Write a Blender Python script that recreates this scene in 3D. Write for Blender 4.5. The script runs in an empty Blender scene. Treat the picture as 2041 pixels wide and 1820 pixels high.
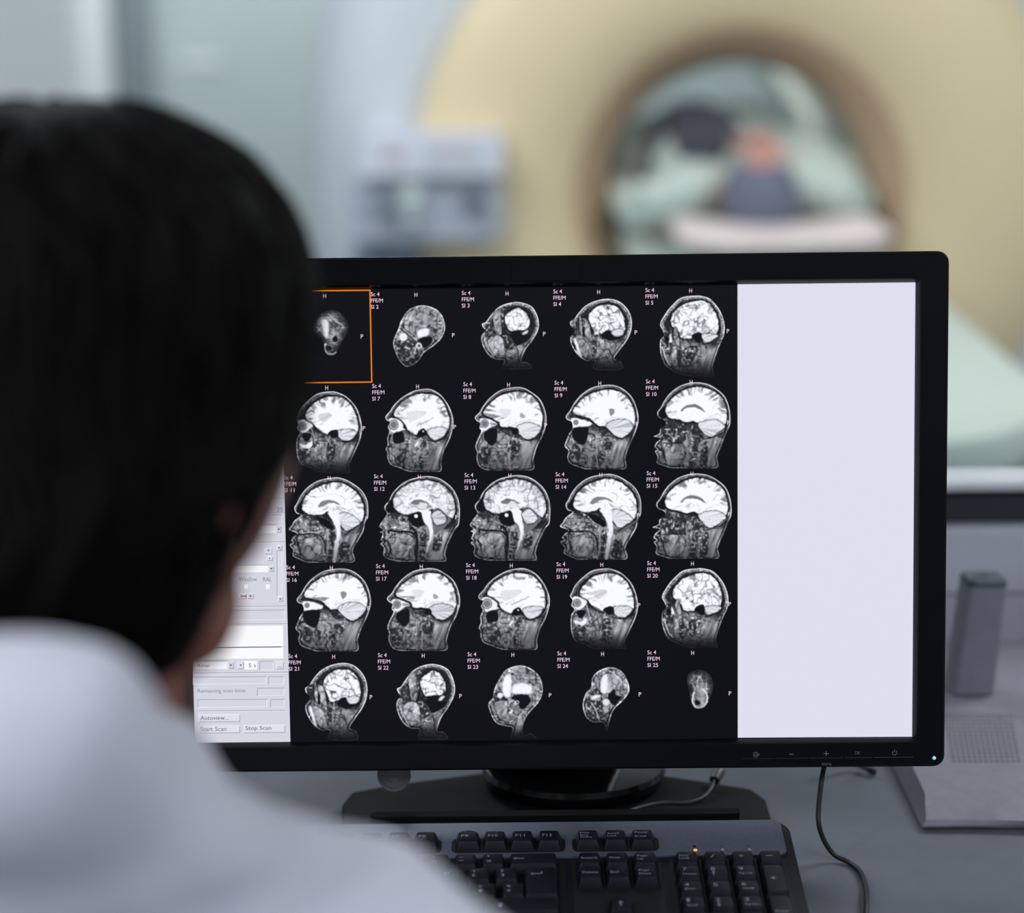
import bpy, bmesh, math, random
import numpy as np
from mathutils import Vector, Matrix, noise as mnoise
SC=bpy.context.scene
COL=SC.collection
# ---------------------------------------------------------------- camera (a 74 mm lens held over the operator's shoulder)
CAM_F=4185.0; CU,CV=1020.5,910.0            # focal length and centre in pixels of the 2041 x 1820 frame
PITCH=math.radians(13.84); ROLL=math.radians(.62)
CPOS=np.array([0,0,1.39])
_F=np.array([0,math.cos(PITCH),-math.sin(PITCH)]);_R0=np.array([1.,0,0]);_U0=np.array([0,math.sin(PITCH),math.cos(PITCH)])
_R=_R0*math.cos(ROLL)-_U0*math.sin(ROLL);_U=_U0*math.cos(ROLL)+_R0*math.sin(ROLL)
cd=bpy.data.cameras.new('camera');cam=bpy.data.objects.new('camera',cd);COL.objects.link(cam)
cd.sensor_width=36;cd.lens=CAM_F/2041*36;cd.clip_start=.02;cd.clip_end=60
cam.matrix_world=Matrix(((_R[0],_U[0],-_F[0],CPOS[0]),(_R[1],_U[1],-_F[1],CPOS[1]),(_R[2],_U[2],-_F[2],CPOS[2]),(0,0,0,1)))
cd.dof.use_dof=True;cd.dof.focus_distance=1.49;cd.dof.aperture_fstop=2.5;cd.dof.aperture_blades=0
SC.camera=cam
# ---------------------------------------------------------------- world, lights, exposure
w=bpy.data.worlds.new('world');SC.world=w;w.use_nodes=True
w.node_tree.nodes['Background'].inputs[0].default_value=(.5,.6,.8,1);w.node_tree.nodes['Background'].inputs[1].default_value=.02
SC.view_settings.view_transform='Standard';SC.view_settings.look='None';SC.view_settings.gamma=1;SC.view_settings.exposure=0
try: SC.view_settings.use_curve_mapping=False
except Exception: pass
SC.cycles.max_bounces=8;SC.cycles.diffuse_bounces=4;SC.cycles.caustics_reflective=False;SC.cycles.caustics_refractive=False
def area(name,loc,size,power,color,target=None,sy=None):
    l=bpy.data.lights.new(name,'AREA');l.energy=power;l.color=color;l.size=size;l.shape='RECTANGLE';l.size_y=sy or size
    o=bpy.data.objects.new(name,l);COL.objects.link(o);o.location=loc
    if target is not None: o.rotation_euler=(Vector(target)-Vector(loc)).to_track_quat('-Z','Y').to_euler()
    return o
# scan room ceiling lamps
area('scan_room_lamp_left',(-1.1,3.7,2.68),1.4,70,(.97,.98,1.0),(-1.0,4.6,0))
area('scan_room_lamp_right',(1.9,2.75,2.66),1.1,52,(1,.98,.96),(1.6,2.6,0))
area('scan_room_lamp_back',(-.2,6.85,2.66),2.4,52,(.97,.98,1.0),(-.2,7.3,.9),.35)
area('bore_lamp_left',(.40,5.75,1.06),.05,13.0,(.95,1,.98),(.80,5.75,.95),1.65)
area('bore_lamp_top',(.53,5.65,1.095),.04,1.6,(.95,1,.98),(.60,5.65,.8),1.4)
# control room: unseen fill lights added for the coat and the camera-facing surfaces
area('control_room_fill_coat',(-1.05,.25,1.95),.6,15,(.90,.93,1.0),(-.25,.8,1.1))
area('control_room_fill_rear',(1.3,-.9,2.6),1.4,37,(.90,.93,1.0),(.5,1.7,.8),.7)
# ---------------------------------------------------------------- helpers
def ray(u,v): return _F+_R*(u-CU)/CAM_F-_U*(v-CV)/CAM_F
def atz(u,v,z):
    d=ray(u,v);return CPOS+d*((z-CPOS[2])/d[2])
def aty(u,v,y):
    d=ray(u,v);return CPOS+d*(y/d[1])
def atd(u,v,D): return CPOS+ray(u,v)*D
def lin(c):
    return tuple((x/255/12.92 if x/255<=.04045 else ((x/255+.055)/1.055)**2.4) for x in c)
_mats={}
def mat(name,rgb,rough=.5,metal=0.,var=.06,scale=40,bump=.0,bscale=200,spec=.5,coat=0.,emit=None,estr=0.,trans=0.,alpha=1.,sheen=0.,streak=None):
    if name in _mats: return _mats[name]
    m=bpy.data.materials.new(name);m.use_nodes=True;nt=m.node_tree;b=nt.nodes['Principled BSDF']
    c=lin(rgb)
    tc=nt.nodes.new('ShaderNodeTexCoord');n=nt.nodes.new('ShaderNodeTexNoise');n.inputs['Scale'].default_value=scale;n.inputs['Detail'].default_value=3
    mp=nt.nodes.new('ShaderNodeMapping');nt.links.new(tc.outputs['Object'],mp.inputs['Vector'])
    if streak: mp.inputs['Scale'].default_value=streak
    nt.links.new(mp.outputs['Vector'],n.inputs['Vector'])
    r=nt.nodes.new('ShaderNodeValToRGB')
    r.color_ramp.elements[0].position=.3;r.color_ramp.elements[1].position=.7
    r.color_ramp.elements[0].color=tuple(x*(1-var) for x in c)+(1,);r.color_ramp.elements[1].color=tuple(min(1,x*(1+var)) for x in c)+(1,)
    nt.links.new(n.outputs['Fac'],r.inputs['Fac']);nt.links.new(r.outputs['Color'],b.inputs['Base Color'])
    b.inputs['Roughness'].default_value=rough;b.inputs['Metallic'].default_value=metal;b.inputs['Specular IOR Level'].default_value=spec
    b.inputs['Coat Weight'].default_value=coat;b.inputs['Transmission Weight'].default_value=trans;b.inputs['Alpha'].default_value=alpha
    b.inputs['Sheen Weight'].default_value=sheen
    if bump:
        n2=nt.nodes.new('ShaderNodeTexNoise');n2.inputs['Scale'].default_value=bscale;nt.links.new(mp.outputs['Vector'],n2.inputs['Vector'])
        bp=nt.nodes.new('ShaderNodeBump');bp.inputs['Strength'].default_value=bump;bp.inputs['Distance'].default_value=.002
        nt.links.new(n2.outputs['Fac'],bp.inputs['Height']);nt.links.new(bp.outputs['Normal'],b.inputs['Normal'])
    if emit is not None:
        b.inputs['Emission Color'].default_value=lin(emit)+(1,);b.inputs['Emission Strength'].default_value=estr
    _mats[name]=m;return m
def tag(o,label=None,cat=None,group=None,kind=None):
    if label: o['label']=label
    if cat: o['category']=cat
    if group: o['group']=group
    if kind: o['kind']=kind
    return o
def empty(name,loc):
    o=bpy.data.objects.new(name,None);COL.objects.link(o);o.location=loc;o.empty_display_size=.05;return o
ORG={}
class MB:
    """collects shapes in world coordinates and links them as one mesh object"""
    def __init__(s): s.v=[];s.f=[];s.c=None
    def add(s,vs,fs):
        k=len(s.v);s.v+= [tuple(map(float,p)) for p in vs];s.f+=[tuple(i+k for i in f) for f in fs];return s
    def box(s,x0,y0,z0,x1,y1,z1,M=None):
        P=[(x,y,z) for x in(x0,x1) for y in(y0,y1) for z in(z0,z1)]
        if M is not None: P=[tuple(M@Vector(p)) for p in P]
        return s.add(P,[(0,1,3,2),(4,6,7,5),(0,4,5,1),(2,3,7,6),(0,2,6,4),(1,5,7,3)])
    def loft(s,loops,cap0=True,cap1=True,closed=True):
        n=len(loops[0]);vs=[p for l in loops for p in l];fs=[]
        for i in range(len(loops)-1):
            for j in range(n if closed else n-1):
                a=i*n+j;b=i*n+(j+1)%n;fs.append((a,b,b+n,a+n))
        if cap0: fs.append(tuple(range(n))[::-1])
        if cap1: fs.append(tuple((len(loops)-1)*n+j for j in range(n)))
        return s.add(vs,fs)
    def tube(s,P,r,n=10,cap=True):
        P=[Vector(p) for p in P];loops=[];up=Vector((0,0,1))
        for i,p in enumerate(P):
            t=(P[min(i+1,len(P)-1)]-P[max(i-1,0)]).normalized()
            a=t.cross(up)
            if a.length<.05: a=t.cross(Vector((1,0,0)))
            a.normalize();b=a.cross(t).normalized();rr=r[i] if hasattr(r,'__len__') else r
            loops.append([p+(a*math.cos(2*math.pi*k/n)+b*math.sin(2*math.pi*k/n))*rr for k in range(n)])
        return s.loft(loops,cap,cap)
    def sphere(s,c,r,n=16,m=10,M=None):
        r=r if hasattr(r,'__len__') else (r,r,r);loops=[]
        for i in range(1,m):
            a=math.pi*i/m;loops.append([Vector((r[0]*math.sin(a)*math.cos(2*math.pi*k/n),r[1]*math.sin(a)*math.sin(2*math.pi*k/n),r[2]*math.cos(a))) for k in range(n)])
        if M is not None: loops=[[M@p for p in l] for l in loops];T=M@Vector((0,0,r[2]));Bt=M@Vector((0,0,-r[2]))
        else: T=Vector((0,0,r[2]));Bt=-T
        c=Vector(c);k0=len(s.v);s.loft([[c+p for p in l] for l in loops],False,False)
        k=len(s.v);s.v+=[tuple(c+T),tuple(c+Bt)];L=k0+(m-2)*n
        s.f+=[(k0+(j+1)%n,k0+j,k) for j in range(n)]+[(L+j,L+(j+1)%n,k+1) for j in range(n)];return s
    def mesh(s,name):
        me=bpy.data.meshes.new(name);me.from_pydata(s.v,[],s.f);me.update();return me
    def build(s,name,m,parent=None,smooth=False,base=None,bevel=0,fixn=True,seg=2):
        o0=Vector(ORG.get(parent.name,parent.location)) if parent is not None else Vector(base if base is not None else (0,0,0))
        s.v=[tuple(Vector(p)-o0) for p in s.v]
        me=s.mesh(name)
        if fixn:
            bm=bmesh.new();bm.from_mesh(me);bmesh.ops.recalc_face_normals(bm,faces=bm.faces);bm.to_mesh(me);bm.free()
        me.materials.append(m)
        o=bpy.data.objects.new(name,me);COL.objects.link(o)
        if parent is not None: o.parent=parent
        else: o.location=o0
        ORG[o.name]=tuple(o0)
        if smooth:
            for p in me.polygons: p.use_smooth=True
            if smooth!='all': me.set_sharp_from_angle(angle=math.radians(40))
        if bevel:
            b=o.modifiers.new('bevel','BEVEL');b.width=bevel;b.segments=seg;b.limit_method='ANGLE'
        return o
def curve_pts(P,n=8):
    P=[np.array(p,float) for p in P];out=[]
    for i in range(len(P)-1):
        a=P[max(i-1,0)];b=P[i];c=P[i+1];d=P[min(i+2,len(P)-1)]
        for k in range(n):
            t=k/n;out.append(.5*((2*b)+(-a+c)*t+(2*a-5*b+4*c-d)*t*t+(-a+3*b-3*c+d)*t**3))
    out.append(P[-1]);return out
def rrect(x0,x1,z0,z1,r,n=6):
    """rounded rectangle as (x,z) pairs"""
    out=[]
    for cx_,cz_,a0 in((x1-r,z1-r,0),(x0+r,z1-r,90),(x0+r,z0+r,180),(x1-r,z0+r,270)):
        for k in range(n+1):
            a=math.radians(a0+90*k/n);out.append((cx_+r*math.cos(a),cz_+r*math.sin(a)))
    return out
_glyph={}
def glyphs(txt):
    """flat outline of a text: verts (x,y), faces, bounds"""
    if txt in _glyph: return _glyph[txt]
    cu=bpy.data.curves.new('t','FONT');cu.body=txt;cu.resolution_u=3
    o=bpy.data.objects.new('t',cu);COL.objects.link(o)
    dg=bpy.context.evaluated_depsgraph_get();me=o.evaluated_get(dg).to_mesh()
    vs=np.array([v.co[:2] for v in me.vertices]);fs=[tuple(p.vertices) for p in me.polygons]
    o.evaluated_get(dg).to_mesh_clear();bpy.data.objects.remove(o);bpy.data.curves.remove(cu)
    _glyph[txt]=(vs,fs,vs.min(0),vs.max(0));return _glyph[txt]
def text_on(mb,txt,fn,w,h,x=0,y=0):
    """lays a text, fitted to w x h, through fn(x,y)->world"""
    vs,fs,lo,hi=glyphs(txt);q=(vs-lo)/(hi-lo+1e-9)*np.array([w,h])+np.array([x,y])
    mb.add([fn(a,b) for a,b in q],fs)
def remeshed(mb,name,m,parent,voxel,smooth=6,warp=None,base=None):
    """joins overlapping closed shapes into one continuous skin"""
    me=mb.mesh('tmp');bm=bmesh.new();bm.from_mesh(me);bmesh.ops.recalc_face_normals(bm,faces=bm.faces);bm.to_mesh(me);bm.free()
    o=bpy.data.objects.new('tmp',me);COL.objects.link(o)
    r=o.modifiers.new('r','REMESH');r.mode='VOXEL';r.voxel_size=voxel
    if smooth: s_=o.modifiers.new('s','SMOOTH');s_.iterations=smooth;s_.factor=.5
    dg=bpy.context.evaluated_depsgraph_get();e=o.evaluated_get(dg).to_mesh()
    out=MB();out.v=[tuple(v.co) for v in e.vertices];out.f=[tuple(p.vertices) for p in e.polygons];N=[v.normal.copy() for v in e.vertices]
    if warp: out.v=[tuple(warp(Vector(p),nn)) for p,nn in zip(out.v,N)]
    o.evaluated_get(dg).to_mesh_clear();bpy.data.objects.remove(o)
    return out.build(name,m,parent,smooth='all',base=base,fixn=False)
# ---------------------------------------------------------------- scan pictures shown on the screen (drawn as brightness fields)
import numpy as np
def pts(s): return np.array([[float(c) for c in q.split(',')] for q in s.split()])
def smooth_closed(P, n=6):
    Q=[];N=len(P);t=np.linspace(0,1,n,endpoint=False)[:,None]
    for i in range(N):
        a,b,c,d=P[i-1],P[i],P[(i+1)%N],P[(i+2)%N]
        Q.append(.5*((2*b)+(-a+c)*t+(2*a-5*b+4*c-d)*t**2+(-a+3*b-3*c+d)*t**3))
    return np.vstack(Q)
def sdist(X,Y,P,closed=True):
    D=np.full(X.shape,1e9);ins=np.zeros(X.shape,bool);N=len(P)
    for i in range(N if closed else N-1):
        ax,ay=P[i];bx,by=P[(i+1)%N];ex,ey=bx-ax,by-ay;L=ex*ex+ey*ey+1e-9
        t=np.clip(((X-ax)*ex+(Y-ay)*ey)/L,0,1)
        D=np.minimum(D,(X-ax-t*ex)**2+(Y-ay-t*ey)**2)
        if closed:
            c=((ay>Y)!=(by>Y))
            with np.errstate(all='ignore'): xi=(bx-ax)*(Y-ay)/(by-ay+1e-12)+ax
            ins^=c&(X<xi)
    D=np.sqrt(D)
    return np.where(ins,-D,D) if closed else D
def vnoise(x,y,seed):
    xi=np.floor(x).astype(np.int64);yi=np.floor(y).astype(np.int64);fx=x-xi;fy=y-yi
    fx=fx*fx*(3-2*fx);fy=fy*fy*(3-2*fy)
    def h(a,b):
        n=(a*374761393+b*668265263+seed*974634777)&0xffffffff
        n=((n^(n>>13))*1274126177)&0xffffffff
        return ((n^(n>>16))&0xffff)/32767.5-1
    return (h(xi,yi)*(1-fx)+h(xi+1,yi)*fx)*(1-fy)+(h(xi,yi+1)*(1-fx)+h(xi+1,yi+1)*fx)*fy
def fbm(x,y,seed): return vnoise(x,y,seed)*.6+vnoise(x*2.1+9,y*2.1,seed+1)*.3+vnoise(x*4.3,y*4.3+5,seed+2)*.15
def st(e0,e1,x):
    t=np.clip((x-e0)/(e1-e0),0,1);return t*t*(3-2*t)
def vein(n,w): return np.exp(-(n/w)**2)
# templates: pieces are  kind | points  in the coordinates of a reference drawing
TP={
'mid':('147,155,1612,1712',r'''O 850,175 700,215 560,290 440,400 365,500 320,600 245,690 245,760 285,830 265,880 215,950 150,1050 160,1085 215,1130 160,1175 210,1200 175,1310 215,1340 165,1385 230,1460 215,1570 260,1640 400,1690 560,1712 820,1715 1330,1712 1345,1560 1390,1400 1460,1250 1530,1110 1590,1040 1610,900 1610,720 1580,560 1500,400 1390,290 1250,200 1100,160 960,155
N -
D 330,600 392,560 400,700 440,800 300,810 262,740
D 650,850 780,840 880,850 960,960 960,1040 860,1080 750,1050 680,960
d 300,850 640,860 660,930 560,980 450,930 380,950
b 300,960 400,940 460,1020 380,1060 300,1030
B 870,240 720,280 570,360 450,460 405,560 398,650 430,750 520,820 640,850 760,830 830,805 900,800 1050,770 1180,745 1230,745 1350,850 1440,910 1480,920 1530,800 1520,650 1470,500 1370,370 1250,290 1100,240 980,230
l 560,480 720,440 960,430 1150,470 1290,470 1400,560|10|.72
l 965,250 960,430|9|.66
l 600,300 620,400 780,380 920,350|8|.72
l 440,560 560,520 620,560 560,640 700,740|8|.74
l 1080,480 1180,420 1260,390|12|.6
l 1150,560 1210,640 1230,720 1380,820|9|.7
l 1280,700 1330,640 1450,740|8|.8
g 1100,830 1130,760 1200,740 1350,850 1440,930 1400,1020 1200,1200 1140,1200 1080,1000|.42
C 1090,860 1150,790 1230,765 1320,830 1385,920 1330,1010 1200,1050 1130,980
l 650,670 740,590 870,560 1000,590 1100,660 1115,690|52|1.0
g 715,650 780,590 880,580 1000,625 1070,665 1000,650 900,625 850,675 770,675|.44
g 840,680 940,640 1010,690 960,740 870,740|.9
w 870,780 1000,755 1080,800 1090,900 1115,1050 1125,1150 1105,1300 1050,1420 1010,1540 990,1540 1020,1400 1062,1250 1040,1080 960,1000 930,900 910,820
e 815,880,36|1
T 300,1310 400,1220 560,1190 700,1220 790,1320 760,1430 700,1500 640,1640 450,1640 370,1560 360,1430
l 320,1190 500,1160 700,1170 800,1230 825,1350 790,1480 790,1700|34|.03
l 720,1110 820,1200 838,1400 800,1700|36|.03
l 255,1440 290,1500 280,1600 400,1660|22|.08
l 290,1340 340,1420 350,1500|26|.04
l 870,1210 870,1400 845,1700|14|.6
d 900,1190 1000,1180 1010,1300 985,1430 955,1700 860,1700 880,1400
l 875,1448 975,1448|14|.8
l 855,1575 950,1575|12|.7
d 1140,1290 1240,1190 1290,1300 1240,1500 1110,1490
l 1580,950 1440,1280 1380,1400|10|.1
l 1340,1110 1500,980|22|.05'''),
'para':('475,100,1135,803',r'''O 850,100 720,125 630,180 570,250 540,310 518,350 535,395 575,410 520,455 500,490 475,530 540,560 510,590 492,620 510,635 478,655 510,700 505,745 560,775 660,803 1000,803 1008,700 1050,620 1095,540 1110,470 1135,420 1130,300 1085,210 1010,150 930,110
N -
d 590,395 700,410 790,440 850,500 840,540 770,500 680,460 600,430
D 700,430 780,440 840,490 840,530 770,500
D 545,340 575,300 582,360 600,400 560,395 535,375
B 860,140 760,160 660,210 600,280 582,350 610,390 680,410 760,400 800,380 830,400 920,400 1000,460 1060,480 1098,420 1095,330 1060,250 1000,190 930,150
l 600,300 680,320 640,350|4|.7
l 690,300 760,250 860,240 960,290 1000,350|4|.8
l 900,250 940,280 930,320|5|.7
l 960,380 1010,360 1040,400 1090,380|5|.7
C 880,410 930,385 1000,405 1070,470 1010,520 950,540 905,490
g 905,545 960,545 1070,480 1040,540 960,580 920,600|.35
g 718,335 760,292 820,285 880,305 903,335 850,312 800,315 745,345|.5
w 800,390 880,380 900,460 905,560 890,640 860,803 838,803 855,650 870,560 850,480 820,430
T 560,640 620,600 700,590 745,640 740,720 690,770 600,760
l 545,590 620,568 720,572 765,620 778,680 765,790|12|.04
l 540,600 560,700 575,740|10|.04
l 640,495 720,500 720,535 640,530|6|.1
l 790,540 800,650 775,800|10|.7
d 815,560 850,560 850,640 838,720 828,803 785,803 805,700
l 795,685 842,685|6|.8
l 785,740 835,740|6|.75
d 905,650 970,640 985,700 960,803 890,803
l 1120,450 1040,620 1010,720|5|.1
l 940,570 1090,470|9|.06'''),
'ocu':('1228,97,1870,795',r'''O 1560,97 1450,125 1370,180 1320,240 1290,295 1258,340 1270,380 1320,405 1330,440 1285,470 1275,510 1228,535 1285,550 1250,585 1235,620 1260,640 1238,655 1260,700 1255,750 1330,780 1420,795 1745,795 1760,700 1800,600 1840,500 1870,430 1865,320 1830,220 1770,160 1680,110
N -
D 1280,325 1320,290 1340,370 1310,395 1268,370
D 1320,430 1400,425 1480,450 1490,520 1440,560 1360,560 1315,500
d 1300,410 1480,430 1520,520 1460,590 1320,560
d 1540,450 1620,470 1640,560 1570,590
B 1570,135 1470,165 1390,220 1340,280 1328,340 1360,385 1440,400 1500,420 1560,410 1620,430 1740,430 1825,440 1840,340 1810,240 1750,180 1660,140
l 1720,320 1760,270 1790,300|5|.7
l 1700,380 1760,350 1800,390|5|.75
C 1600,430 1680,400 1760,400 1830,450 1790,510 1690,540 1620,480
g 1455,325 1500,285 1560,273 1620,292 1662,340 1620,318 1560,300 1500,308 1465,335|.45
T 1320,620 1400,590 1470,600 1490,680 1450,765 1340,760
l 1290,560 1300,640 1330,740|8|.06
l 1310,590 1470,590|8|.1
d 1560,600 1600,600 1590,680 1565,795 1515,795 1540,700
l 1540,660 1590,665|6|.8
l 1530,730 1575,735|6|.75
l 1500,520 1510,700 1480,795|12|.6
d 1640,600 1680,590 1670,795 1610,795
l 1850,460 1780,640 1750,740|5|.1
l 1640,545 1720,540 1850,440|8|.05'''),
'orb':('115,868,733,1550',r'''O 460,870 350,890 260,945 200,1010 165,1070 128,1120 140,1150 175,1165 185,1215 155,1260 135,1310 118,1360 150,1400 140,1450 165,1500 240,1530 330,1550 610,1548 625,1450 660,1350 710,1240 733,1150 720,1060 680,970 610,905 540,875
N -
w 185,1135 330,1165 330,1195 250,1205 190,1210
e 212,1170,22|.5
D 190,1215 270,1208 318,1215 305,1300 280,1350 215,1325 180,1270
d 410,1215 490,1225 490,1280 420,1270
d 190,1340 250,1380 240,1480 180,1440
B 460,910 350,935 270,980 205,1050 190,1100 260,1120 330,1140 400,1200 450,1200 500,1230 560,1290 600,1290 680,1220 705,1150 690,1060 640,970 560,920
C 460,1190 540,1145 640,1150 690,1200 640,1270 570,1295 500,1250
g 485,1062 532,1065 525,1100 500,1118|.55
l 420,1195 520,1130 640,1140|5|.8
d 380,1440 430,1400 450,1470 400,1548 360,1530
l 390,1330 385,1430 400,1548|10|.7
d 430,1330 520,1330 500,1400 440,1390
d 190,1100 230,1130 330,1150 200,1130
l 700,1230 640,1400 618,1500|5|.1
l 400,1205 560,1300 690,1230|6|.05'''),
'eye':('860,868,1458,1545',r'''O 1190,868 1080,890 990,950 930,1020 900,1070 862,1110 875,1140 905,1160 900,1200 915,1225 885,1290 865,1350 880,1400 875,1450 910,1520 1020,1545 1330,1542 1350,1450 1380,1350 1430,1250 1458,1150 1445,1050 1400,960 1320,900 1260,872
N -
w 905,1125 1000,1135 1050,1165 1000,1190 930,1218
l 985,1158 1040,1164 985,1172|5|.2
e 943,1163,34|.12
e 943,1163,30|.85
e 943,1163,25|.45
D 943,1230 1038,1203 1042,1300 1000,1340 945,1290
d 900,1360 1000,1370 960,1500 900,1450
d 1170,1215 1240,1210 1240,1270 1170,1260
B 1190,905 1090,930 1010,980 950,1040 935,1090 1000,1120 1060,1150 1080,1190 1150,1190 1200,1200 1260,1260 1320,1290 1400,1230 1425,1150 1415,1060 1370,970 1290,915
g 1060,1050 1130,1040 1170,1060 1110,1120|.9
C 1200,1195 1300,1150 1400,1180 1410,1220 1340,1285 1260,1275
g 1242,1075 1282,1100 1262,1122 1238,1110|.65
l 1170,1190 1260,1140 1390,1145|6|.78
D 1168,1215 1190,1195 1222,1205 1222,1240 1180,1245
l 1190,1260 1150,1400 1160,1540|9|.85
d 1160,1300 1240,1310 1220,1400 1150,1390
l 1420,1240 1370,1400 1340,1520|5|.1
l 1080,1210 1300,1300 1410,1240|6|.06'''),
'eye2':('300,200,1605,1695',r'''O 1050,205 850,240 650,340 520,440 430,540 400,590 305,700 325,770 385,800 350,890 380,970 340,1080 345,1200 310,1280 340,1350 345,1450 400,1560 560,1620 800,1695 1330,1695 1370,1500 1430,1300 1540,1080 1600,850 1590,700 1530,540 1440,400 1330,290 1180,215
N -
w 390,740 520,735 650,830 640,900 740,945 640,940 560,980 440,990 385,860
e 460,850,92|.15
e 460,850,80|.85
e 460,850,64|.45
D 460,1010 630,970 665,1130 600,1180 470,1170
D 900,1060 960,950 1060,920 1095,1010 1030,1060
d 500,1450 640,1330 710,1300 650,1560 520,1560
B 1040,295 880,310 700,390 570,490 490,600 470,690 600,760 680,840 740,960 880,1030 950,950 1050,920 1120,1030 1240,1120 1350,1100 1470,980 1520,850 1510,700 1470,560 1370,410 1250,320
g 720,620 900,590 1100,610 1020,700 900,760 760,800 700,700|.9
C 1100,950 1250,890 1440,900 1480,950 1400,1070 1240,1130 1140,1060
l 910,860 1060,800 1220,720|16|.62
l 720,880 860,880|14|.98
l 680,930 890,1030|12|.08
w 860,1260 880,1190 940,1140 930,1200
e 1025,965,18|.9
d 940,1440 1020,1440 1020,1640 950,1600
d 990,1180 1080,1130 1060,1250 1000,1290
l 930,1100 950,1350 900,1450|16|.75
l 840,1400 850,1550 800,1690|14|.7
l 1500,1100 1400,1350 1340,1560|12|.1
l 1120,1100 1250,1140 1380,1100 1500,960|20|.04'''),
'lat':('555,865,1110,1530',r'''O 850,868 740,885 660,940 600,1000 570,1060 555,1095 575,1130 565,1170 590,1205 565,1250 560,1330 570,1400 600,1460 680,1490 760,1525 995,1530 1000,1470 1040,1380 1090,1270 1110,1170 1090,1060 1050,980 980,910 910,878
N -
w 580,1105 660,1105 700,1140 650,1195 600,1195
e 613,1150,33|.15
e 613,1150,28|.8
e 613,1150,22|.48
D 612,1215 682,1215 660,1272 625,1262
w 585,1290 640,1300 700,1270 680,1325 615,1335
d 590,1330 680,1350 660,1440 600,1420
d 700,1180 720,1300 700,1300
B 850,910 760,930 690,980 645,1040 640,1090 700,1125 730,1170 820,1220 900,1190 980,1270 1060,1220 1078,1150 1060,1060 1010,970 940,920
g 740,1060 830,1040 860,1070 780,1120|.85
l 700,1120 760,1100 860,1050|5|.7
C 900,1190 990,1170 1070,1200 1000,1270 930,1255
D 825,1210 850,1185 905,1180 910,1235 860,1245
l 720,1160 830,1225|5|.08
l 690,1170 720,1290|9|.7
l 840,1230 800,1400 790,1510|8|.75
d 820,1290 880,1280 880,1400 820,1420
l 1080,1270 1020,1400 1000,1500|4|.1
l 900,1260 1000,1280 1080,1220|6|.05'''),
'lat2':('1303,868,1845,1522',r'''O 1600,868 1480,885 1400,950 1350,1010 1303,1095 1325,1150 1335,1190 1305,1230 1305,1320 1330,1400 1370,1450 1500,1510 1740,1522 1745,1440 1790,1300 1840,1180 1840,1080 1800,980 1730,900 1670,875
N -
d 1340,1160 1400,1160 1390,1320 1320,1250
B 1600,910 1500,940 1430,990 1395,1050 1400,1110 1460,1160 1480,1210 1560,1215 1600,1190 1640,1200 1680,1250 1760,1210 1790,1130 1785,1050 1740,960 1680,915
Y -
C 1650,1185 1740,1170 1790,1190 1740,1230 1680,1245
D 1572,1190 1640,1163 1650,1210 1640,1250 1595,1230
T 1420,1130 1445,1130 1475,1290 1440,1260 1410,1180
w 1385,1180 1405,1240 1380,1240
T 1400,1290 1440,1290 1445,1430 1405,1420
d 1450,1300 1480,1290 1480,1430 1450,1430
D 1340,1200 1375,1210 1370,1245 1345,1240
l 1320,1280 1350,1370 1390,1430|10|.9
d 1500,1300 1620,1280 1560,1420 1500,1400
l 1650,1260 1740,1240 1830,1180|5|.06
l 1830,1200 1760,1380 1740,1480|4|.1'''),
'tmp':('245,160,880,943',r'''O 620,160 500,185 400,240 330,320 290,380 245,420 260,470 295,500 280,550 250,590 255,660 300,750 350,810 420,850 500,850 490,943 770,943 760,850 700,820 760,720 830,620 870,520 880,420 860,320 800,230 720,175
N -
d 270,400 330,380 330,470 300,600 270,580
B 640,225 540,240 460,300 430,370 450,430 480,500 510,560 580,540 640,510 700,580 790,560 810,480 800,380 770,300 710,240
Y -
C 670,520 740,490 800,510 780,565 700,580
D 570,580 620,520 660,510 690,585 790,580 700,620 640,620
T 300,620 360,600 430,650 480,820 420,835 360,760
T 365,380 430,400 460,520 470,640 420,600 385,500
T 340,340 370,400 375,560 340,520
D 375,480 397,480 397,570 375,570
w 285,610 310,620 370,810 340,800
d 480,620 530,640 520,760 470,740
l 490,560 540,560 530,620 560,600|7|.85
l 520,640 520,760 480,820|8|.6
l 640,720 690,820|10|.1
l 870,560 760,740 720,820|5|.12
D 690,860 790,840 780,900 760,830'''),
'cheek':('1172,170,1770,935',r'''O 1550,170 1420,195 1330,250 1260,340 1220,400 1180,420 1190,460 1215,500 1180,550 1175,620 1210,720 1260,790 1330,830 1410,840 1405,935 1690,935 1650,860 1590,850 1630,720 1700,620 1760,500 1770,400 1740,290 1680,210
N -
d 1230,400 1290,400 1310,500 1260,580 1210,540
T 1300,290 1380,260 1390,400 1380,540 1330,540 1300,420
d 1370,270 1430,230 1420,420 1390,440
B 1540,240 1470,280 1420,330 1420,400 1440,450 1470,500 1570,490 1620,490 1670,450 1675,380 1640,300 1600,255
Y -
C 1600,520 1640,490 1670,500 1640,540 1600,550
D 1470,540 1560,500 1600,555 1690,555 1620,630 1540,670 1500,610
T 1240,600 1330,550 1400,590 1420,720 1410,800 1330,800 1260,700
d 1420,560 1500,620 1510,700 1440,720 1410,640
l 1400,560 1440,560 1430,620|7|.85
l 1220,620 1260,720 1300,790|8|.85
l 1520,660 1560,760 1540,860|8|.1
l 1750,540 1650,700 1610,830|5|.12'''),
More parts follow.
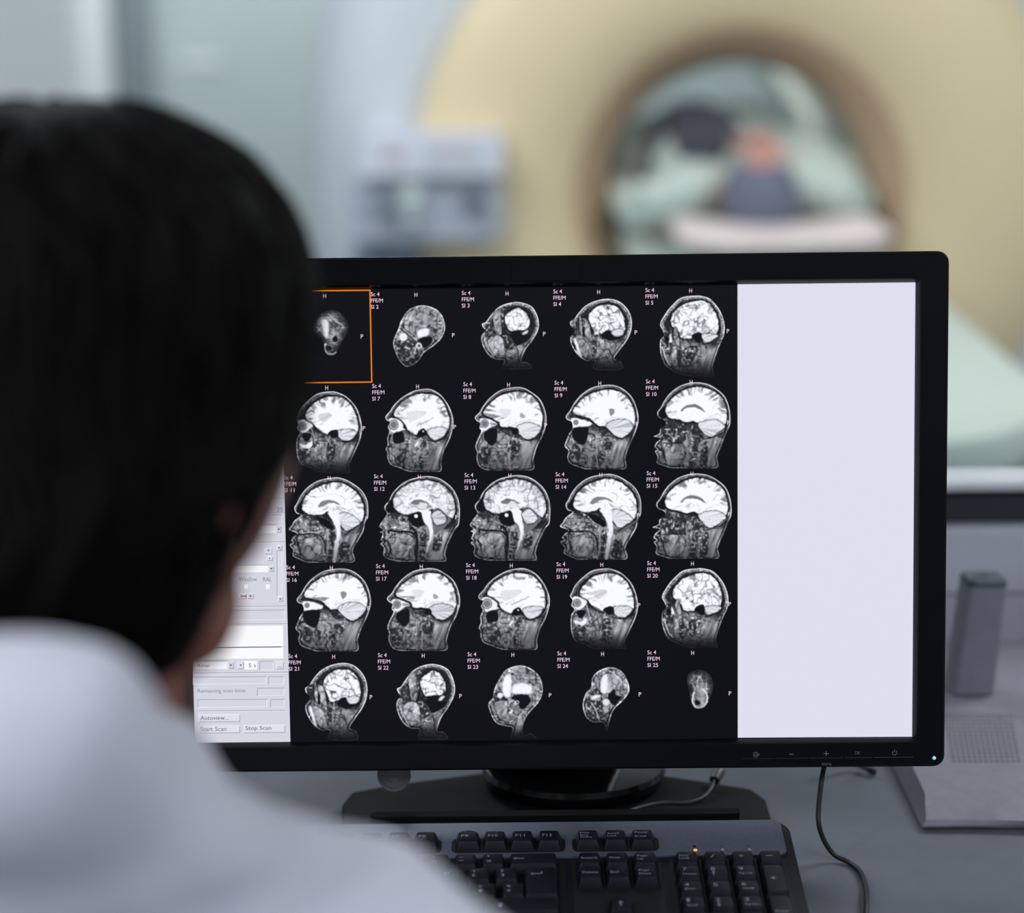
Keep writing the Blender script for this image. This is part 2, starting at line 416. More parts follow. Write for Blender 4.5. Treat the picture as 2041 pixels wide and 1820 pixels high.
'edge23':('190,132,590,665',r'''O 430,132 330,160 280,220 240,300 225,370 195,410 210,480 250,550 320,575 370,590 365,665 540,665 500,625 450,640 450,560 490,480 560,400 590,320 575,230 520,165
N -
d 245,330 330,330 330,390 230,390
w 305,225 350,200 365,270 350,360 300,340
G 430,180 380,220 365,290 370,340 440,340 510,330 510,270 480,200
w 375,280 430,260 505,280 500,335 430,340 370,330
D 360,370 420,342 490,355 497,405 450,450 425,440 400,390
T 240,400 330,390 340,470 350,540 290,530 250,470
e 280,350,20|.95
T 420,480 480,460 460,560 420,640 385,640 400,540
l 340,430 350,400 375,390|6|.9
e 405,400,14|.8
e 405,400,7|.1'''),
'edge24':('880,145,1220,610',r'''O 1080,145 1000,170 950,220 940,290 900,340 880,420 900,500 950,545 1030,550 1050,610 1060,600 1080,520 1110,450 1180,380 1220,310 1195,220 1150,165
N -
d 930,330 1020,320 1010,530 920,500
d 900,440 960,530 960,440
T 1010,230 1060,190 1150,210 1170,280 1100,330 1010,330
w 1015,230 1055,200 1060,260 1055,330 1015,320
D 1065,345 1110,305 1120,350 1160,360 1110,420 1075,385
w 945,355 1010,345 1000,370 950,375
e 1050,400,24|.9
e 1050,460,18|.7
l 1075,180 1140,220 1200,300|5|.9
l 940,400 980,470 1000,530|9|.8'''),
'edge25':('1583,163,1828,510',r'''O 1730,165 1660,185 1637,240 1650,310 1660,360 1680,430 1710,450 1760,440 1800,380 1828,300 1815,220 1780,180
H -
l 1640,350 1595,400 1600,460 1680,505|38|.13
G 1690,300 1750,290 1790,340 1780,410 1740,445 1690,430 1670,380
l 1690,330 1680,400 1710,440 1770,420 1785,350 1740,300|12|.9
l 1720,210 1715,300|6|.75
D 1698,390 1715,385 1735,410 1700,420'''),
'edge1':('200,215,500,590',r'''O 370,215 290,245 245,310 240,380 310,450 330,540 375,550 410,530 440,470 490,380 498,330 470,270 430,230
H -
l 250,400 225,450 215,540 260,580|40|.1
G 270,290 330,260 420,290 430,380 400,430 330,420 290,360
w 300,300 345,290 350,400 325,410
D 385,415 402,408 418,430 402,452 386,445
l 330,470 330,520 375,545 405,520|12|.9
l 350,245 400,290 460,330|6|.8
D 340,490 360,480 375,500 355,515'''),
'edge2':('822,180,1215,635',r'''O 1050,180 950,210 890,290 870,350 830,450 850,540 900,620 940,635 1010,600 1060,530 1130,480 1190,420 1215,350 1200,270 1150,210
N -
d 840,450 1000,450 1000,600 900,610
T 930,240 1000,220 1000,330 1010,410 950,380 910,330
G 975,300 1030,240 1100,260 1140,330 1120,400 1010,410
w 1010,370 1090,350 1090,400 1020,420
d 1110,320 1160,360 1130,420
D 1020,435 1060,415 1120,415 1110,460 1060,495 1040,470
e 905,415,30|.95
e 1020,480,24|.85
e 1022,480,10|.3
l 880,350 1000,450|7|.1
l 920,490 950,500|14|.8
l 1150,220 1195,330 1160,420|7|.7'''),
}
TILES=[('edge1',(614,618,695,719)),('edge2',(781.5,608.5,887.4,731)),('cheek',(958.8,601.8,1074.1,735)),('tmp',(1136,595.5,1259.7,736.4)),('lat2',(1315.5,589,1444.6,751)),
('lat',(589.4,779.2,721.7,943)),('eye2',(767.7,774.3,904.3,941)),('eye',(946,771.5,1089.5,938.6)),('orb',(1124.5,766.5,1272.9,936.6)),('ocu',(1302.8,762,1455.7,934)),
('para',(576,951.6,734,1122)),('mid',(756,949,916.7,1120)),('mid',(936.2,947,1097.1,1118.1)),('para',(1116.4,944.5,1278,1116.7)),('ocu',(1300.8,943.8,1458,1114.8)),
('orb',(588.2,1132.6,739.6,1299.7)),('eye',(770.7,1132.6,917.2,1298.5)),('eye2',(953,1132,1096.4,1296.3)),('lat',(1136,1131.9,1271.9,1294.8)),('lat2',(1319.2,1132.6,1452,1292.9)),
('tmp',(608,1321.4,732.5,1474.8)),('cheek',(789.7,1323.3,906.9,1473.2)),('edge23',(972.1,1326.2,1081.9,1472.4)),('edge24',(1161.4,1329.8,1254.7,1457.3)),('edge25',(1354.3,1334.7,1421.5,1429.9))]
def scan_field(idx):
    """brightness 0..1 of one scan picture on a grid with a step of one photograph pixel"""
    tname,(x0,y0,x1,y1)=TILES[idx];ref,ops=TP[tname]
    rx0,ry0,rx1,ry1=[float(v) for v in ref.split(',')]
    sx,sy=(x1-x0)/(rx1-rx0),(y1-y0)/(ry1-ry0);sc=(sx+sy)/2
    def tf(P):
        return np.c_[(P[:,0]-rx0)*sx+x0,(P[:,1]-ry0)*sy+y0]
    xs=np.arange(np.floor(x0)-3,np.ceil(x1)+4,1.);ys=np.arange(np.floor(y0)-3,np.ceil(y1)+3,1.)
    X,Y=np.meshgrid(xs,ys);X=X.astype(float);Y=Y.astype(float)
    s=idx*17+3
    # slight warp so that drawn borders are not smooth curves
    Xw=X+.9*vnoise(X/5,Y/5,s);Yw=Y+.9*vnoise(X/5+40,Y/5,s+7)
    V=np.zeros(X.shape);sdO=None;lateral='\nY -' in ops
    sdB=None
    for ln in ops.split('\n'):
        if ln.startswith('B'): sdB=sdist(Xw,Yw,smooth_closed(tf(pts(ln[2:]))))
    A=lambda sd,w=.7: 1-st(-w,w,sd)
    for ln in ops.split('\n'):
        k,rest=ln[0],ln[2:]
        if k=='O':
            P=tf(pts(rest));sdO=sdist(X,Y,smooth_closed(P));hard=y1-.5
            mot=fbm(X/6,Y/6,s+11);fine=vnoise(X/1.6,Y/1.6,s+12)
            V=.56+.26*mot+.12*fine
            inm=A(sdO,.9)
        elif k=='N' or k=='H':
            if k=='H':
                V=.42+.3*fbm(X/9,Y/9,s+5)+.2*fine+.5*vein(vnoise(X/9,Y/9,s+9),.10)
                V*=st(0,-16,sdO)*.75+.25
            else:
                # mottled bone and soft tissue of face and neck: dark crevices between lighter lobes
                vv=vnoise(Xw/7,Yw/7,s+21)
                V=V*(1-.75*vein(vv,.13))+.55*vein(vnoise(Xw/6+30,Yw/8,s+22),.10)*st(.0,.4,fbm(X/12,Y/12,s+4))
                # neck muscles: long streaks running down and to the right
                cxx=(x0*.42+x1*.58);cyy=y0+.62*(y1-y0)
                nk=st(cyy,cyy+14,Y)*st(cxx+2,cxx+16,X)
                str_=fbm((X+Y*.38)/5,Y/30,s+31)
                V=V*(1-nk)+nk*(.62+.34*str_+.06*fine)
                # scalp and skull layers along the outside
                if sdB is not None:
                    up=1-st(y0+.60*(y1-y0),y0+.72*(y1-y0),Y+.25*(x1-X))
                    d=-sdO
                    lay=.62*np.exp(-((d-1.1)/1.0)**2)+.42*np.exp(-((d-4.6-.8*vnoise(X/9,Y/9,s+2))/1.3)**2)*(.6+.5*fine)+.1+(.26+.3*fine)*(1-st(6,9,d)*(1-st(0,3,5-sdB)*0))*st(2.5,5,sdB)*(.9 if lateral else .35)
                    lay+=.25*np.exp(-((sdB-4.5)/1.2)**2)*st(0,.5,vnoise(X/8,Y/8,s+41))
                    lay*=1-.75*np.exp(-((sdB-1.4)/1.5)**2)
                    V=V*(1-up)+lay*up
                V+=(.34+.25*vnoise(X/14,Y/14,s+3))*np.exp(-((-sdO-1.0)/1.1)**2)
                V-=.5*np.exp(-((-sdO-3.8)/1.3)**2)*st(y0+.5*(y1-y0),y0+.6*(y1-y0),Y)
        elif k=='B':
            sd=sdB;a=A(sd);P=tf(pts(rest));c=P.mean(0)
            V*=1-.92*np.exp(-(np.clip(sd,0,99)/2.6)**2)*(1-a)*(1-st(y0+.72*(y1-y0),y0+.8*(y1-y0),Y))
            if lateral:
                wx=X+5*vnoise(X/9,Y/9,s+51);wy=Y+5*vnoise(X/9+7,Y/9,s+52)
                n1=vnoise(wx/9.5,wy/8.5,s+53);n2=vnoise(wx/7+50,wy/9,s+54)
                b=1.05-.50*vein(n1,.16)-.34*vein(n2,.12)
            else:
                ang=np.arctan2(Y-c[1],(X-c[0])*.82);dep=-sd
                aw=ang+.10*vnoise(X/9,Y/9,s+61)
                n1=vnoise(aw*8.5+90,dep/26+3,s+62);reach=12+9*vnoise(ang*6+70,ang*0,s+63)
                mid=tname in('mid',)
                b=1.08-(.55 if not mid else .30)*vein(n1,.27)*(1-st(reach*.6,reach+4,dep))*(1-.8*st(c[1]+2,c[1]+18,Y))
                wx=X+5*vnoise(X/10,Y/10,s+51);wy=Y+5*vnoise(X/10+7,Y/10,s+52)
                b-=(.10 if not mid else .36)*vein(vnoise(wx/10,wy/9,s+64),.12)
                b-=.16*vein(vnoise(wx/12+9,wy/12,s+66),.06)*(1-st(10,24,dep))
                if mid: b-=.10
            b-=.18*np.exp(-(np.clip(-sd,0,99)/1.6)**2)+.03*fine
            V=V*(1-a)+b*a
        elif k=='Y': pass
        elif k=='C':
            P=tf(pts(rest));sd=sdist(Xw,Yw,smooth_closed(P));a=A(sd);c=P.mean(0)
            ang=np.arctan2(Y-c[1]-2,X-(c[0]-(P[:,0].max()-P[:,0].min())*.42))
            b=.93-.26*vein(vnoise(ang*11+40,X*0+idx,s+71),.2)-.1*(sd>-2)
            V=V*(1-a)+b*a
            V-=.35*np.exp(-(sd/1.1)**2)
        elif k in 'DdwTgG':
            lv=None
            if '|' in rest: rest,lv=rest.split('|');lv=float(lv)
            sd=sdist(Xw,Yw,smooth_closed(tf(pts(rest)),5));a=A(sd,.9)
            if k=='D': b=.015
            elif k=='d': b=np.clip(.15+1.2*np.clip(fbm(X/4.6,Y/4.6,s+81)-.06,0,1)+.15*fine,0,1);a=A(sd,2.2)
            elif k=='w': b=.98+.05*fine;(a:=A(sd,3.)) if tname[:4]in('edge',) else 0
            elif k=='T': b=.66+.34*fbm((X+Y*.5)/6,Y/13,s+83)-.35*vein(vnoise(Xw/9,Yw/14,s+88),.08)+.09*fine
            elif k=='G': b=.55+.35*fbm(X/7,Y/7,s+84)-.3*vein(vnoise(Xw/8,Yw/8,s+85),.1)
            else: b=lv+.04*fine
            V=V*(1-a)+b*a
            if k=='T': V-=.3*np.exp(-((sd)/1.2)**2)
        elif k=='e':
            q,lv=rest.split('|');q=[float(v) for v in q.split(',')]
            c=tf(np.array([q[:2]]))[0];r=q[2]
            sd=(np.hypot((X-c[0])/sx,(Y-c[1])/sy)-r)*sc;a=A(sd,.7);V=V*(1-a)+float(lv)*a
        elif k=='l':
            q,w,lv=rest.split('|');P=tf(pts(q))
            Ps=P if len(P)<3 else np.vstack([smooth_closed(P,5)[:-5*1-0][:5*(len(P)-1)+1]])
            sd=sdist(Xw,Yw,Ps,False)-float(w)*sc/2;a=A(sd,.75);V=V*(1-a)+float(lv)*a
    V=np.clip(V,0,1.08);Vp=np.pad(V,1,mode='edge');Vh=Vp[:,:-2]*.22+Vp[:,1:-1]*.56+Vp[:,2:]*.22;V=Vh[:-2]*.22+Vh[1:-1]*.56+Vh[2:]*.22
    fade=1-.45*st(y0+.62*(y1-y0),y1,Y)
    if tname in('lat2','tmp','cheek','edge23','edge24','lat'): fade*=1-.8*st(y1-.24*(y1-y0),y1-.02*(y1-y0),Y)
    V=np.clip(V*fade,0,1)*inm
    if not tname in('edge25','edge1','edge2','tmp','cheek','edge24'): V*=(Y<=y1-1)
    return xs,ys,np.clip(V,0,1)
# ---------------------------------------------------------------- the two rooms
WY=1.87                                   # face of the wall under the viewing window
M_wall=mat('painted wall grey',(176,184,190),.8,scale=6,bump=.05)
M_scanwall=mat('scan room wall pale green',(198,208,206),.8,scale=3,var=.03)
M_ceil=mat('ceiling white',(205,208,210),.9,scale=5)
M_floor=mat('vinyl floor grey blue',(120,128,138),.45,scale=14,var=.1)
M_trim=mat('aluminium window sill',(236,238,244),.22,scale=30)
M_trunk=mat('light grey trunking',(212,216,226),.5,scale=20)
M_dark=mat('dark recess strip',(46,48,56),.7)
def st_box(name,x0,y0,z0,x1,y1,z1,m,bevel=0):
    return tag(MB().box(x0,y0,z0,x1,y1,z1).build(name,m,base=((x0+x1)/2,(y0+y1)/2,z0),bevel=bevel),kind='structure')
st_box('floor',-3,-1.7,-.1,3.4,7.4,0,M_floor)
st_box('ceiling',-3,-1.7,2.75,3.4,7.4,2.85,M_ceil)
st_box('wall_left',-3.1,-1.7,0,-3,7.4,2.75,M_scanwall)
st_box('wall_right',3.4,-1.7,0,3.5,7.4,2.75,M_scanwall)
st_box('wall_rear',-3,-1.8,0,3.4,-1.7,2.75,M_wall)
st_box('wall_far',-3,7.3,0,3.4,7.4,2.75,M_scanwall)
# wall with the viewing window
mb=MB();GX0,GX1,GZ0,GZ1=-1.7,2.1,.893,2.25
mb.box(-3,WY+.02,0,3.4,WY+.032,.857);mb.box(-3,WY+.021,.857,3.4,WY+.032,.893)
mb.box(-3,WY+.02,GZ1,3.4,WY+.2,2.75);mb.box(-3,WY+.02,.893,GX0,WY+.2,GZ1);mb.box(GX1,WY+.02,.893,3.4,WY+.2,GZ1)
tag(mb.build('wall_window',M_wall,base=(0,WY+.1,0)),kind='structure')
win=empty('window_1',(.2,WY+.1,GZ0));tag(win,kind='structure')
mb=MB();mb.box(GX0-.02,WY-.004,.8925,GX1+.02,WY+.028,.903);mb.build('window_sill',M_trim,win,bevel=.002)
mb=MB()
for a in((GX0,.903,GX0+.05,GZ1),(GX1-.05,.903,GX1,GZ1),(GX0,GZ1-.05,GX1,GZ1)): mb.box(a[0],WY+.0,a[1],a[2],WY+.032,a[3])
mb.box(GX0,WY+.012,.903,GX1,WY+.028,.906)
mb.build('window_frame',M_trim,win,bevel=.002)
gm=bpy.data.materials.new('window glass');gm.use_nodes=True;nt=gm.node_tree;nt.nodes.clear()
o_=nt.nodes.new('ShaderNodeOutputMaterial');mx=nt.nodes.new('ShaderNodeMixShader');tr=nt.nodes.new('ShaderNodeBsdfTransparent');gl=nt.nodes.new('ShaderNodeBsdfGlossy');fr=nt.nodes.new('ShaderNodeFresnel')
tr.inputs[0].default_value=(.95,.975,.97,1);gl.inputs['Roughness'].default_value=.02;fr.inputs[0].default_value=1.25
ge=nt.nodes.new('ShaderNodeNewGeometry');m1=nt.nodes.new('ShaderNodeMath');m1.operation='SUBTRACT';m1.inputs[0].default_value=1;m2=nt.nodes.new('ShaderNodeMath');m2.operation='MULTIPLY'
nt.links.new(ge.outputs['Backfacing'],m1.inputs[1]);nt.links.new(m1.outputs[0],m2.inputs[0]);nt.links.new(fr.outputs[0],m2.inputs[1]);nt.links.new(m2.outputs[0],mx.inputs[0]);nt.links.new(tr.outputs[0],mx.inputs[1]);nt.links.new(gl.outputs[0],mx.inputs[2]);nt.links.new(mx.outputs[0],o_.inputs[0])
MB().box(GX0+.03,WY+.017,.905,GX1-.03,WY+.023,GZ1-.02).build('window_pane',gm,win)
# cable trunking along the wall behind the desk: dark gap, upper lid, lower lid
mb=MB();mb.box(-2.9,WY+.012,.858,3.3,WY+.0205,.8915);tag(mb.build('trim_1',M_dark,base=(0,WY,.858)),kind='structure')
tr2=empty('trim_2',(0,WY,.742));tag(tr2,kind='structure')
MB().box(-2.9,WY-.004,.7935,3.3,WY+.02,.8575).build('trunking_lid',M_trunk,tr2,bevel=.003)
MB().box(-2.9,WY+.002,.743,3.3,WY+.02,.793).build('trunking_base',mat('trunking base grey',(196,200,212),.5),tr2,bevel=.002)
# scan room far side: tall cabinet at the left, door with frame and rail
t=empty('storage_cabinet',(-1.75,6.9,0));tag(t,'tall pale grey storage cabinet at the far left of the scan room','cabinet')
Mc=mat('cabinet laminate pale',(236,236,240),.5,scale=4,var=.03)
MB().box(-2.6,6.72,.0,-1.33,7.28,2.6).build('body',Mc,t,bevel=.004)
MB().box(-2.58,6.70,.04,-1.97,6.72,2.56).build('door',Mc,t,bevel=.004);MB().box(-1.95,6.70,.04,-1.35,6.72,2.56).build('door',Mc,t,bevel=.004)
mb=MB();mb.tube([(-1.93+.0,6.68,1.0),(-1.93,6.68,1.2)],.008);mb.build('handle',M_trim,t)
d1=empty('door_1',(-.9,7.28,0));tag(d1,kind='structure')
Md=mat('door jamb grey',(128,138,142),.6)
mb=MB();mb.box(-1.32,7.18,0,-1.20,7.30,2.7);mb.build('door_frame',Md,d1)
MB().box(-1.20,7.24,0,-.0,7.3,1.66).build('door_leaf',mat('door leaf pale green grey',(192,202,200),.6,scale=3,var=.03),d1)
MB().box(-1.20,7.17,1.66,.2,7.3,1.73).build('door_rail',mat('door rail grey',(150,162,164),.6),d1)
h=MB();h.tube([(-1.10,7.2,1.0),(-1.10,7.17,1.0),(-.97,7.17,1.0)],.01);h.build('door_handle',M_trim,d1)
t=empty('wall_lamp_box',(-.99,7.12,1.73));tag(t,'small brownish wall box standing on the rail above the scan room door','box')
MB().box(-1.06,7.1,1.735,-.90,7.2,1.80).build('body',mat('wall box taupe',(120,116,118),.6),t,bevel=.01)
MB().box(-1.03,7.09,1.75,-.93,7.101,1.785).build('lid',mat('wall box lid',(132,128,130),.5),t,bevel=.002)
# ---------------------------------------------------------------- desk
t=empty('control_desk',(0,1.2,0));tag(t,'blue grey laminate control desk under the window carrying the monitor and keyboard','desk')
M_desk=mat('desk laminate blue grey',(104,109,120),.5,spec=.35,scale=60,var=.04,bump=.02,bscale=900)
MB().box(-1.7,1.05,.712,2.0,WY+.001,.74).build('desktop',M_desk,t,bevel=.002)
M_leg=mat('desk frame grey metal',(90,94,100),.4,.6)
for x in(-1.62,1.9):
    for y in(1.12,1.78): MB().box(x-.025,y-.025,0,x+.025,y+.025,.712).build('leg',M_leg,t,bevel=.003)
MB().box(-1.6,1.77,.35,1.88,1.79,.70).build('modesty_panel',M_desk,t)
# ---------------------------------------------------------------- computer monitor (24 inch, 16:10), tilted back 8 degrees
MR=np.array([[.9999,.0133,-.0007],[-.0131,.9902,.1392],[.0025,-.1392,.9903]]);MT=np.array([.0267,1.4346,.9930])
def mon(x,y,z): return Vector(MT+MR@np.array([x,y,z]))          # x right, y into the screen, z up; origin in the middle of the screen
def scr(u,v,off=0.):
    """point of the screen plane (off metres in front of it) for a position measured on the photograph"""
    d=ray(u,v);n=MR[:,1];k=((MT-n*off-CPOS)@n)/(d@n);return Vector(CPOS+d*k)
def loc_of(P): return MR.T@(np.array(P)-MT)
c=[loc_of(scr(*q)) for q in((363,579),(1825,563),(1818,1469),(388,1481))]
SX0=(c[0][0]+c[3][0])/2;SX1=(c[1][0]+c[2][0])/2;SZ1=(c[0][2]+c[1][2])/2;SZ0=(c[2][2]+c[3][2])/2
M_bez=mat('black monitor plastic',(14,14,18),.26,scale=300,var=.1,bump=.03,bscale=1500,spec=.22)
M_gloss=mat('glossy black plastic',(9,9,12),.12)
mroot=empty('computer_monitor',(.03,1.52,.7405))
tag(mroot,'black widescreen monitor showing rows of grey head scans, standing on the desk','monitor')
BW,BT,BB=.0222,.0216,.0203
def ring(dx,dzt,dzb,y,r):
    return [mon(a,y,b) for a,b in rrect(SX0-dx,SX1+dx,SZ0-dzb,SZ1+dzt,r,6)]
mb=MB()
loops=[ring(.0,.0,.0,.001,.0006),ring(.0,.0,.0,-.0015,.0006),ring(.003,.003,.003,-.0052,.0008),ring(BW-.0015,BT-.0015,BB-.0015,-.0058,.0065),ring(BW,BT,BB,-.0045,.008),
 ring(BW,BT,BB,.016,.008),ring(BW-.004,BT-.004,BB-.004,.019,.008),ring(-.03,-.02,-.02,.036,.02),ring(-.09,-.06,-.05,.046,.03)]
mb.loft(loops,False,True);mb.build('housing',M_bez,mroot,smooth=True)
# the lit panel
def screen_material():
    m=bpy.data.materials.new('screen pixels');m.use_nodes=True;nt=m.node_tree;b=nt.nodes['Principled BSDF']
    at=nt.nodes.new('ShaderNodeVertexColor');at.layer_name='Col'
    b.inputs['Base Color'].default_value=(.004,.004,.005,1);b.inputs['Roughness'].default_value=.35;b.inputs['Specular IOR Level'].default_value=.15
    nt.links.new(at.outputs['Color'],b.inputs['Emission Color']);b.inputs['Emission Strength'].default_value=1.0
    return m
M_scr=screen_material()
def colour_mesh(o,cols,domain='CORNER'):
    me=o.data;a=me.color_attributes.new('Col','FLOAT_COLOR',domain);a.data.foreach_set('color',np.asarray(cols,np.float32).ravel())
class Pix:
    """coloured flat shapes lying on the screen, measured on the photograph"""
    def __init__(s,off): s.mb=MB();s.col=[];s.off=off
    def poly(s,P,c):
        s.mb.add([scr(u,v,s.off) for u,v in P],[tuple(range(len(P)))]);s.col.append(lin(c)+(1,));return s
    def text(s,txt,u,v,w,h,c,slope=-.0095):
        n=len(s.mb.f);text_on(s.mb,txt,lambda a,b:scr(u+a,v-b+slope*a,s.off),w,h);s.col+= [lin(c)+(1,)]*(len(s.mb.f)-n);return s
    def build(s,name,parent):
        o=s.mb.build(name,M_scr,parent,fixn=False);cols=[]
        for p,c_ in zip(o.data.polygons,s.col): cols+=[c_]*p.loop_total
        colour_mesh(o,cols);return o
p=Pix(0.);p.mb.add([mon(SX0,0,SZ0),mon(SX1,0,SZ0),mon(SX1,0,SZ1),mon(SX0,0,SZ1)],[(0,1,2,3)]);p.col.append(lin((7,7,12))+(1,))
screen=p.build('screen',mroot)
p=Pix(.00012);p.poly([(1470,566.4),(1824.6,562.8),(1818,1468.6),(1470.5,1470.5)],(221,223,238));p.build('blank_window',screen)
# orange frame round the first scan
p=Pix(.0002);c_=(232,128,20)
p.poly([(470,580.2),(738.5,577.2),(738.5,579.8),(470,582.8)],c_).poly([(736,577.3),(738.7,577.2),(742.4,762.2),(739.7,762.3)],c_).poly([(474,763.4),(742.4,760.2),(742.4,762.8),(474,766)],c_)
p.build('selection_frame',screen)
# scan pictures
CAP=[(557,593),(739,590.5),(920.5,588),(1103,585),(1286.5,582.3),(561,776),(742,773.5),(923.5,770),(1105.3,767),(1287.5,764.5),(566,956),(745.5,953.5),(926,951),(1107.5,949.5),(1289,947.3),
(570.5,1135),(749.5,1132.5),(929,1130.5),(1109.3,1128.7),(1290,1126.5),(575,1312),(753.4,1310),(932,1308.3),(1111,1306.5),(1290.5,1304.5)]
_o=Vector(mroot.location)
for i in range(25):
    xs,ys,V=scan_field(i)
    nx,ny=len(xs),len(ys);X,Y=np.meshgrid(xs,ys)
    # positions by bilinear placing between the four true corner points
    q=[np.array(scr(xs[a],ys[b],.00012)) for a,b in((0,0),(-1,0),(-1,-1),(0,-1))]
    fu=((X-xs[0])/(xs[-1]-xs[0]))[...,None];fv=((Y-ys[0])/(ys[-1]-ys[0]))[...,None]
    Pm=q[0]*(1-fu)*(1-fv)+q[1]*fu*(1-fv)+q[2]*fu*fv+q[3]*(1-fu)*fv-np.array(_o)
    me=bpy.data.meshes.new('scan_image');idx=np.arange(nx*ny).reshape(ny,nx)
    F=np.stack([idx[:-1,:-1],idx[1:,:-1],idx[1:,1:],idx[:-1,1:]],-1).reshape(-1,4)
    # drop the cells that hold nothing but the black background
    Vm=np.maximum(np.maximum(V[:-1,:-1],V[1:,:-1]),np.maximum(V[1:,1:],V[:-1,1:])).ravel();F=F[Vm>.012]
    used=np.unique(F);re=-np.ones(nx*ny,int);re[used]=np.arange(len(used));F=re[F];Pm=Pm.reshape(-1,3)[used];Vv=V.ravel()[used]
    me.vertices.add(len(used));me.vertices.foreach_set('co',Pm.astype(np.float32).ravel())
    me.loops.add(F.size);me.loops.foreach_set('vertex_index',F.astype(np.int32).ravel())
    me.polygons.add(len(F));me.polygons.foreach_set('loop_start',np.arange(0,F.size,4,dtype=np.int32));me.polygons.foreach_set('loop_total',np.full(len(F),4,np.int32))
    me.update(calc_edges=True)
    d=np.clip(.04+.96*Vv,0,1);l=np.where(d<=.04045,d/12.92,((d+.055)/1.055)**2.4)
    cc=np.c_[l*.955,l*.965,np.minimum(l*1.04+.002,1),np.ones(len(l))]
    me.materials.append(M_scr);o=bpy.data.objects.new('scan_image',me);COL.objects.link(o);o.parent=screen
    colour_mesh(o,cc,'POINT')
    # caption: series, sequence, slice number, and the H and P direction letters
    u,v=CAP[i];p=Pix(.00025);pk=(245,214,240)
    p.text('Sc 4',u,v,17.2,8.0,pk).text('FFE/M',u,v+12.6,24.2,7.8,pk).text('SI %d'%(i+1),u,v+25.2,15.4 if i<9 else 21,7.8,pk)
    p
    p.build('scan_caption',screen)
    for l_,a_,b_ in(('H',87.3,1.2),('P',162,81.8)): p=Pix(.00025);p.text(l_,u+a_,v+b_,5.6 if l_=='H' else 5,8.2,pk);p.build('direction_letter',screen)
# control window at the left edge of the screen (positions from a close look at the photograph)
def kx(x): return 380+x/3.3083
def ky(y): return 950+y/3.3083
p=Pix(.00015);pane=(213,213,226)
p.poly([(363.5,579.2),(555,577.2),(567,980),(578.8,1478.8),(388.5,1480.6)],pane);cw=p.build('control_window',mroot)
LO,HI=(150,150,166),(240,240,250)
def rc(q,x0,y0,x1,y1,c):
    s_=-.0095*(kx(x1)-kx(x0))
    q.poly([(kx(x0),ky(y1)),(kx(x1),ky(y1)+s_),(kx(x1),ky(y0)+s_),(kx(x0),ky(y0))],c)
def field(x0,y0,x1,y1,fill=None,raised=False,name=None):
    q=Pix(.0002);a_,b_=(HI,LO) if raised else ((158,158,174),(238,238,248))
    rc(q,x0,y0,x1,y0+4,a_);rc(q,x0,y0+4,x0+4,y1,a_);rc(q,x0+4,y1-4,x1,y1,b_);rc(q,x1-4,y0+4,x1,y1-4,b_);rc(q,x0+4,y0+4,x1-4,y1-4,fill or pane)
    q.build(name or ('window_button' if raised else 'window_field'),cw)
def plain(x0,y0,x1,y1,c,name): q=Pix(.0002);rc(q,x0,y0,x1,y1,c);q.build(name,cw)
for y,x1 in((148,610),(243,616),(435,624),(858,634),(975,638),(1295,645),(1545,620)):
    q=Pix(.0002);x0=-40 if y<1500 else 45;rc(q,x0,y,x1,y+4,LO);rc(q,x0,y+4,x1,y+8,HI);q.build('divider_line',cw)
field(300,252,602,304);field(280,320,562,376,(246,246,253));field(566,324,598,370,(206,206,220),1)
field(200,584,512,634,(246,246,253));field(516,590,548,628,(206,206,220),1);field(488,468,538,512,(222,222,234),1);field(500,524,542,556,(222,222,234),1)
field(568,488,606,786,(218,218,230),0,'scroll_bar');field(570,450,602,484,(222,222,234),1);field(574,790,608,824,(222,222,234),1)
plain(352,712,378,740,(246,246,253),'check_box');plain(496,712,522,740,(246,246,253),'check_box');field(318,768,370,808,(228,226,236),1);field(374,768,416,808,(206,206,220),1)
field(150,882,620,950);plain(60,988,610,1124,(250,250,255),'message_area');plain(60,1132,610,1204,(250,250,255),'message_area');plain(120,1125,598,1131,(95,95,108),'divider_line')
field(20,1216,242,1272,(246,246,253));field(246,1220,286,1268,(206,206,220),1);field(308,1220,350,1270,(222,222,234),1);plain(354,1216,438,1272,(250,250,255),'window_field');field(454,1216,546,1278);field(562,1218,614,1270,(222,222,234),1)
field(-20,1322,498,1372);field(512,1318,616,1370);field(438,1394,618,1446);field(46,1470,506,1524);field(526,1468,620,1522)
field(48,1568,326,1620,(224,224,236),1);field(48,1644,326,1694,(224,224,236),1);field(348,1638,624,1692,(224,224,236),1)
g=(70,72,84);lg=(128,130,146)
def tx(s_,x,y,w_,h_,c=g): q=Pix(.00026);q.text(s_,kx(x),ky(y),w_/3.3083,h_/3.3083,c);q.build('window_text',cw)
tx('25',568,232,40,28,(100,102,118));tx('Window',318,692,120,30,lg);tx('RAL',478,692,56,28,lg);tx('Resp',44,1260,80,24,(90,92,104));tx('5 s',382,1258,48,26,g)
tx('...',574,1258,26,5,g);tx('Remaining scan time:',46,1434,320,34,lg);tx('Autoview...',64,1606,186,28,g);tx('Start Scan',64,1680,172,30,(92,94,108));tx('Stop Scan',362,1680,170,34,g);tx('+',503,496,20,18,g)
def tri(P,c=(50,50,60),name='arrow_mark'): q=Pix(.00026);q.poly([(kx(a_),ky(b_)) for a_,b_ in P],c);q.build(name,cw)
for x,y in((582,348),(531,608),(591,808),(395,789),(265,1244),(330,1244)): tri([(x-9,y-4.5),(x+9,y-4.5),(x,y+5.4)])
tri([(574,472.5),(592,472.5),(583,462)]);tri([(518,532),(526,540),(518,548)])
